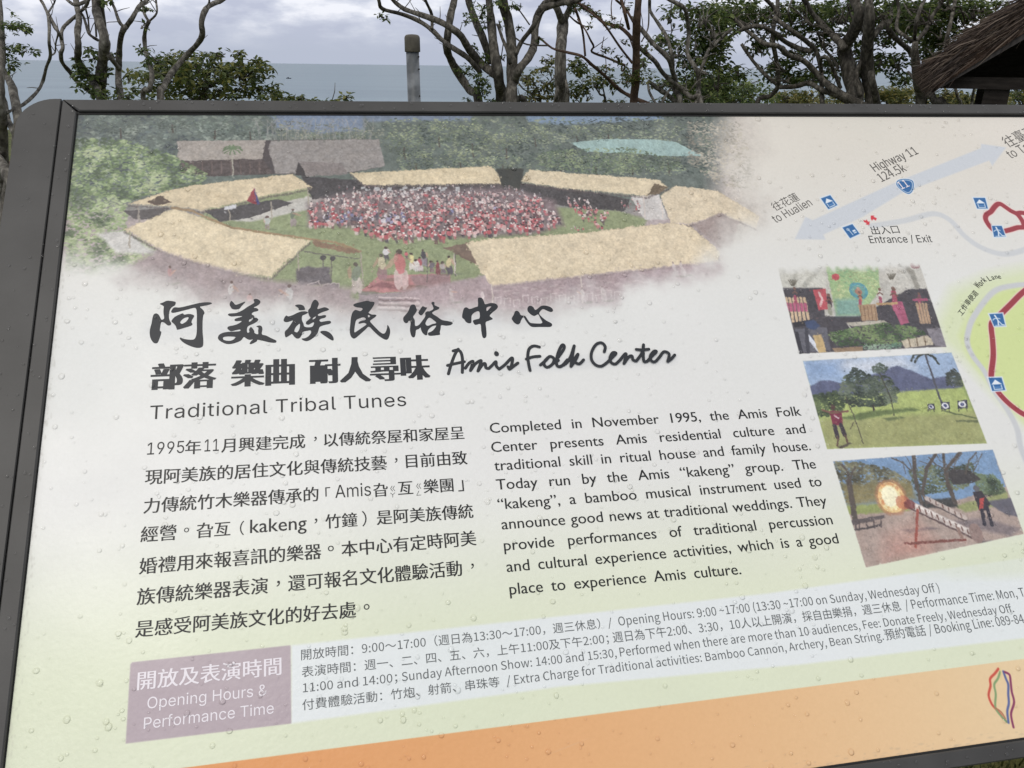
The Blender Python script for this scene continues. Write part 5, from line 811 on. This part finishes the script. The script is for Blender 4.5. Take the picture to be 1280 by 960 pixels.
tree('tangled_tree', 'dark tangled tree with the thickest trunks right of the board centre', 12,
     [([(1068, 131), (1065, 102), (1058, 73), (1055, 58), (1064, 45), (1072.5, 26), (1074, 12), (1068, 0), (1060, -50)], 21, 9, 0, True), ([(1090, 135), (1085.6, 102), (1084, 73), (1085.6, 44), (1087, 14.6), (1086, 0), (1088, -50)], 18, 7.5, -.2, True), ([(944, 134), (963, 120), (973, 105), (970, 73), (966, 51), (967.5, 29), (972, 9), (972, 0), (974, -30)], 6.5, 5, .3, True), ([(926.7, 55), (941, 76), (956, 93), (970, 105)], 4, 5, .3), ([(976, 109), (994, 108), (1011, 104), (1026, 112), (1044, 119), (1060, 128)], 6, 7), ([(902, 54), (918, 42), (938, 33.5), (953, 33.5), (967.5, 41), (982, 52.5), (999.6, 61), (1014, 64)], 4, 7), ([(967, 22), (989, 38), (1007, 51), (1020, 64), (1026, 84.6), (1027, 104), (1028, 130)], 6, 6), ([(908, 14), (918, 24), (929.6, 35), (945.6, 48), (956, 55), (973, 58), (985, 68.5), (1004, 76), (1017, 87.5), (1030, 102), (1040, 110), (1058, 121), (1083, 135)], 4, 9, -.3), ([(950, -8), (967, 9), (975, 20)], 5, 5), ([(1000, -10), (1014, 14.6), (1026, 29), (1037.5, 41), (1049, 52.5), (1056, 62)], 6, 9), ([(1090, 47), (1101.7, 32), (1113, 17.5), (1120.6, 0), (1128, -30)], 8, 7), ([(1144, 76), (1136.7, 63), (1122, 50), (1110, 35), (1113, 25), (1116, 12)], 7, 6), ([(1098, 135), (1091, 105), (1088, 90)], 9, 7, -.3), ([(1050.6, 110), (1042, 87.5), (1036, 75), (1031.7, 71.5), (1026, 74), (1027, 90)], 5, 4, -.3), ([(1048, 85), (1040, 72), (1030, 60), (1022, 40)], 4, 3), ([(1080, 40), (1064, 20), (1060, 5)], 4, 3), ([(990, 30), (985, 15), (990, 0)], 2.5, 2), ([(896, 132), (903, 50), (915, 32)], 2.5, 2, .5), ([(1076, 120), (1070, 95), (1078, 70), (1080, 45)], 6, 5, -.3)],
     [(915, 14, 36, 14, 150, .8), (965, 14, 34, 12, 90, .8), (1010, 20, 30, 16, 110, .8), (1050, 16, 34, 18, 150, .8), (1100, 12, 34, 16, 150, .8), (1140, 22, 34, 18, 130, .8), (895, 60, 18, 12, 40, .5), (950, 60, 16, 8, 26, .4), (975, 80, 22, 12, 50, .5), (1000, 66, 18, 7, 26, .4), (1012, 96, 22, 10, 40, .5), (1030, 50, 16, 12, 40, .4), (1045, 80, 18, 12, 40, .4), (1070, 60, 14, 12, 26, .4), (900, 80, 16, 10, 30, .5), (925, 88, 14, 8, 18, .4), (1105, 52, 14, 8, 20, .4), (1100, 75, 12, 12, 26, .4), (1120, 80, 14, 14, 40, .4), (1160, 55, 22, 16, 60, .5), (980, 40, 12, 7, 12, .3), (1020, -60, 150, 40, 350, 1.6), (940, 24, 46, 12, 60, .8), (1040, 36, 46, 12, 50, .8), (1120, 40, 34, 14, 60, .8), (1080, 84, 30, 14, 60, .6), (985, 96, 30, 10, 60, .6), (955, 44, 20, 10, 30, .5), (890, 100, 30, 16, 90, .7), (1130, 100, 14, 8, 24, .4)], .095, bark, leaf1, 15)
tree('forked_tree', 'grey forked tree beside the low corner of the thatched roof', 10,
     [([(1151, 136), (1147, 102), (1144, 73), (1144, 52.5)], 14, 7, 0, True), ([(1144, 54), (1131, 45), (1120.6, 35), (1123.6, 14.6), (1122, 0), (1124, -30)], 4.5, 4), ([(1144, 52.5), (1157, 38), (1166, 19), (1176, 4.4), (1182, -20)], 6, 4.5), ([(1143, 50), (1145, 29), (1151, 9), (1155.6, 0), (1160, -20)], 5, 4), ([(1149, 108), (1142, 98), (1135, 90)], 4, 3.5), ([(1182.5, 66), (1182.5, 52.5), (1188, 29), (1192.7, 7), (1196, -20)], 6, 4.5, .6), ([(1178, 137), (1169, 127), (1163.5, 117), (1158, 100)], 9, 8, .1, True), ([(1195, 136), (1182, 130), (1172, 126)], 4, 6, .1), ([(1200, 8), (1204, 18), (1206, 28)], 2.4, 2), ([(1140, 20), (1134, 12), (1130, 5)], 2.4, 2)],
     [(1150, 8, 26, 10, 70, .5), (1185, 6, 26, 10, 70, .6), (1172, 40, 16, 12, 40, .5), (1205, 30, 14, 12, 34, .5), (1168, 66, 14, 10, 30, .4), (1158, 84, 8, 8, 12, .3), (1225, 8, 20, 9, 40, .5), (1135, 30, 10, 7, 16, .3), (1160, -60, 80, 40, 160, 1), (1160, 20, 40, 14, 110, .7), (1185, 50, 22, 12, 60, .5), (1215, 14, 26, 12, 70, .5)], .085, bark, leaf1, 16)
for i, (nm, lab, x, y, rx, ry, nr, dd, lf) in enumerate((('hedge_bush', 'dark bush behind the crooked grey limbs', 905, 118, 60, 22, 420, 17, leaf1), ('hedge_bush', 'olive hedge bush between the tangled tree and the forked tree', 1118, 120, 36, 14, 260, 20, leaf2), ('hedge_bush', 'dull green bush filling the gap left of the tangled trunks', 1010, 126, 52, 13, 300, 22, leaf2), ('hedge_bush', 'low bush seen under the thatched roof beam', 1205, 126, 40, 12, 260, 18, leaf2), ('hedge_bush', 'small green bush seen right of the hut post', 1285, 120, 34, 14, 160, 19, leaf3))):
    tree(nm, lab, dd, [([(x, y + 20), (x, y + 6), (x + 4, y - 4)], 5, 2, 0, True), ([(x, y + 14), (x - rx * .4, y)], 3, 1.5)], [(x, y, rx, ry, nr, 1.5), (x - rx * .4, y - ry * .3, rx * .5, ry * .6, nr // 4, 1), (x, y + ry * 2.2, rx, ry * 1.6, nr // 2, 1.4)], .11, bark, lf, 30 + i, 'bushes on the slope behind the trees', 'bush')
# young stems seen below the tie beam of the hut
for i, (x, a) in enumerate(((1200, -6), (1213, 5), (1224, 9))):
    tree('young_tree', ['slim stem leaning left, first under the hut beam', 'slim stem leaning right in the middle under the hut beam', 'slim pale stem nearest the hut post'][i], 14, [([(x, 138), (x + a * .5, 122), (x + a, 108), (x + a * 1.5, 80)], 4, 3, 0, True)], [], .06, bark2, leaf1, 50 + i, 'young stems under the hut roof')

# ------------------------------------------------------------------ metal post
c = P(516, 60, 3.6); gz = float(ground_z(c[0], c[1])); galv = noisy('galvanised_steel', lin((74, 78, 81)), lin((118, 122, 125)), 22, .5, .15, 200, c3=lin((98, 102, 106)), dist=.002, spec=.5)
bp = P(518, 131, 3.6); tp_ = P(515.6, 64, 3.6); dr_ = (bp - tp_) / np.linalg.norm(bp - tp_); foot = tp_ + dr_ * ((tp_[2] - gz + .05) / -dr_[2])
o = thing('steel_post', 'galvanised steel post with a dull brown cap standing before the sea', 'post', (foot[0], foot[1], gz))
mb = MB(); mb.tube([foot, tp_], [.028, .0262], 28); mb.build('pipe', galv, o, (foot[0], foot[1], gz), True)
t0 = P(515.7, 65, 3.6); t1_ = P(515, 43, 3.6); prof = [(0, .0305), (.03, .0312), (.8, .031), (.9, .029), (.97, .024), (1.0, .015), (1.01, .004)]
mb = MB(); mb.tube([t0 + (t1_ - t0) * a for a, _ in prof], [b for _, b in prof], 28); mb.build('cap', noisy('cap_paint', lin((74, 70, 62)), lin((92, 88, 78)), 40, .6, .2, 300, dist=.001), o, (foot[0], foot[1], gz), True)
for y in (71, 86.5, 120):
    q = P(516.5 + (y - 70) * .025 + 6.3, y, 3.6 - .012); mb = MB(); mb.tube([q + np.array([-.002, .006, 0]), q + np.array([.003, -.0045, 0])], [.0032, .0032], 8); mb.build('hole_stud', mat('hole_shade', lin((34, 28, 26)), .8)[0], o, (foot[0], foot[1], gz))  # dark studs in place of the post's holes, their shade put in the colour

# ------------------------------------------------------------------ thatched hut at the right
HD = 8.0; bk = np.array([.5, 1, 0]); bk /= np.linalg.norm(bk); gd = np.array([bk[1], -bk[0], 0])
def PG(x, y, off=0.0):                                  # where the sight line meets the gable wall (pushed off metres behind its face)
    r = ray(x, y); c0 = P(1159, 112, HD) + bk * off; return CAM + r * (((c0 - CAM) @ bk) / (r @ bk))
e0 = PG(1166, 112); e1_ = PG(1280, 40); sl_ = (e1_ - e0); sl_ /= np.linalg.norm(sl_); RL = 3.1; ridge = e0 + sl_ * RL; back = bk * 3.6
nrm = np.cross(bk, sl_); nrm = nrm if nrm[2] > 0 else -nrm
hl = ridge + bk * 1.5; hl[2] = float(ground_z(hl[0], hl[1]))
HUT = thing('thatched_hut', 'open hut with a shaggy brown thatched roof at the right edge', 'hut', hl)
wood = noisy('dark_wood', lin((30, 27, 25)), lin((46, 42, 39)), 6, .85, .4, 40, (1, 1, 6), dist=.004, spec=.15); board = noisy('grey_board', lin((54, 51, 50)), lin((72, 68, 66)), 8, .8, .3, 40, (6, 1, 1), dist=.004)
mirr = lambda p: p - 2 * ((p - ridge) @ gd) * gd
bz = .165
q4 = [e0, ridge, ridge - np.array([0, 0, bz * 1.15]), e0 + sl_ * .06 - np.array([0, 0, .03])]
for m_ in (lambda p: p, mirr):
    mb = MB(); mb.prism([m_(p) for p in q4], bk * .04); mb.build('barge_board', board, HUT, hl)
    mb = MB(); mb.prism([m_(p) + bk * .05 for p in (e0, ridge, ridge - np.array([0, 0, .06]), e0 - np.array([0, 0, .03]))], back); mb.build('roof_deck', wood, HUT, hl)
straw = leafmat('straw', lin((42, 34, 30)), lin((80, 66, 58)), lin((140, 124, 110)))
bed = noisy('straw_bed', lin((52, 40, 33)), lin((88, 70, 59)), 20, .95, .8, 60, dist=.02)
rg = np.random.default_rng(12); TK = .24
for side, m_ in enumerate((lambda p: p, mirr)):
    mb = MB(); a = [e0 - nrm * .008 + sl_ * .02, ridge - nrm * .008, ridge + nrm * TK * .9, e0 + nrm * TK * .62 + sl_ * .03]; mb.prism([m_(p) - bk * .012 for p in a], back); mb.build('thatch_bed', bed, HUT, hl)
    vs = []; Fs = []; ns = 10000 if side == 0 else 2500
    for i in range(ns):
        s = rg.uniform(-.02, RL) if i % 4 else rg.uniform(-.03, .35); dy = rg.uniform(-.03, .12) if i % 3 else rg.uniform(-.03, 3.6); tk = TK * (.66 + .34 * min(1, max(s, 0) / .5)); hgt = rg.uniform(.03, tk) if dy < .2 else tk * rg.uniform(.85, 1.05); ln = min(rg.uniform(.12, .42), max(s, 0) + .085); p = e0 + sl_ * s + nrm * hgt + bk * dy; d_ = -sl_ * math.cos(rg.normal(0, .16)) + nrm * rg.normal(.05, .15) + bk * rg.normal(-.03, .10); d_ /= np.linalg.norm(d_)
        if s < .14: d_ = d_ * .6 - np.array([0, 0, rg.uniform(.3, 1.3)]); d_ /= np.linalg.norm(d_); ln *= .38
        w_ = rg.uniform(.0014, .0052); sd_ = np.cross(d_, bk + rg.normal(0, .4, 3)); sd_ /= np.linalg.norm(sd_); k = len(vs); mid_ = p + d_ * ln * .5 + nrm * rg.normal(0, .01)
        vs += [m_(p + sd_ * w_), m_(p - sd_ * w_), m_(mid_ - sd_ * w_), m_(mid_ + sd_ * w_), m_(p + d_ * ln - np.array([0, 0, ln * .06]))]; Fs += [(k, k + 1, k + 2, k + 3), (k + 3, k + 2, k + 4)]
    o = mesh_obj('straw', vs, Fs, straw, HUT, hl); o['kind'] = 'stuff'
for i, (s, l_) in enumerate(((.3, .16), (.75, .2), (1.15, .14), (.06, .1))):
    p = e0 + sl_ * s + nrm * TK * .95 + bk * .03; mb = MB(); mb.tube([p, p + nrm * .02 - sl_ * l_ * .5, p + nrm * .05 - sl_ * l_], [.006, .005, .003], 6); mb.build('cane', bark2, HUT, hl)
tb = PG(1164, 110, .12); zt = tb[2]; hw_ = (ridge - tb) @ gd; ctr = tb + gd * hw_
mb = MB(); mb.box((ctr[0], ctr[1], zt + .05), gd * hw_, bk * .04, np.array([0, 0, .05])); mb.build('tie_beam', wood, HUT, hl)
mb = MB(); mb.prism([p + bk * 3.4 for p in (e0 + sl_ * .12, ridge - np.array([0, 0, .1]), mirr(e0 + sl_ * .12))], bk * .03); mb.build('gable_panel', wood, HUT, hl)
pp = PG(1244.5, 120, .2)
for dy in (0, 3.1):
    for m_ in (lambda p: p, mirr):
        q = m_(pp + bk * dy); g0 = float(ground_z(q[0], q[1])); hh_ = (zt - g0) / 2; mb = MB(); mb.box((q[0], q[1], g0 + hh_ - .003), gd * .10, bk * .1, np.array([0, 0, hh_])); mb.build('post', wood, HUT, hl)
p0, p1 = PG(1262, 138, .12), PG(1296, 108, .12); dn = np.array([0, 0, -.9]); mb = MB(); mb.prism([p0 + dn, p1, p1 + gd * .14, p0 + gd * .2 + dn], bk * .06); mb.build('brace', wood, HUT, hl)

# ------------------------------------------------------------------ low slatted fence far left, boat out at sea
fw = noisy('fence_wood', lin((86, 66, 60)), lin((118, 98, 92)), 14, .85, .3, dist=.003)
fd = 9.0; a0 = P(-90, 200, fd); a1 = P(60, 200, fd); g0 = float(ground_z(a0[0], fd)); FN = thing('low_fence', 'low weathered wooden fence behind the gnarled left tree', 'fence', (a0[0], fd, g0))
zt_ = a0[2]
for k in range(14):
    x = a0[0] + (a1[0] - a0[0]) * k / 13; mb = MB(); mb.box((x, fd, (zt_ + g0) / 2), np.array([.035, 0, 0]), np.array([0, .01, 0]), np.array([0, 0, (zt_ - g0) / 2])); mb.build('slat', fw, FN, (a0[0], fd, g0))
for zz in (zt_ - .06, g0 + .2):
    mb = MB(); mb.box(((a0[0] + a1[0]) / 2, fd + .03, zz), np.array([(a1[0] - a0[0]) / 2 + .05, 0, 0]), np.array([0, .018, 0]), np.array([0, 0, .04])); mb.build('rail', fw, FN, (a0[0], fd, g0))
bd = 2300.; r_ = ray(361, 98.3); bp_ = CAM + r_ * ((-39 - CAM_H) / r_[2]); BT = thing('fishing_boat', 'small dark fishing boat far out on the sea', 'boat', bp_)
hull = mat('hull_paint', lin((52, 58, 70)), .6)[0]; Lh = 7.0; sec = []
mb = MB(); prof_ = [(-1, .55), (-.6, .95), (0, 1.0), (.6, .8), (1, .05)]
V = []; 
for t_, w_ in prof_: V += [(bp_[0] + t_ * Lh, bp_[1] - w_ * 1.6, bp_[2] + 1.6 + abs(t_) * .5), (bp_[0] + t_ * Lh, bp_[1], bp_[2] - .5), (bp_[0] + t_ * Lh, bp_[1] + w_ * 1.6, bp_[2] + 1.6 + abs(t_) * .5)]
Fh = [(3 * i + j, 3 * i + 3 + j, 3 * i + 4 + j, 3 * i + 1 + j) for i in range(4) for j in range(2)] + [(3 * i, 3 * i + 2, 3 * i + 5, 3 * i + 3) for i in range(4)] + [(0, 1, 2)]
mb.add(V, Fh); mb.build('hull', hull, BT, bp_)
mb = MB(); mb.box((bp_[0] - 1.5, bp_[1], bp_[2] + 2.6), np.array([1.8, 0, 0]), np.array([0, 1.1, 0]), np.array([0, 0, 1.0])); mb.box((bp_[0] - 1.5, bp_[1], bp_[2] + 3.7), np.array([2.2, 0, 0]), np.array([0, 1.4, 0]), np.array([0, 0, .1])); mb.build('wheelhouse', hull, BT, bp_)
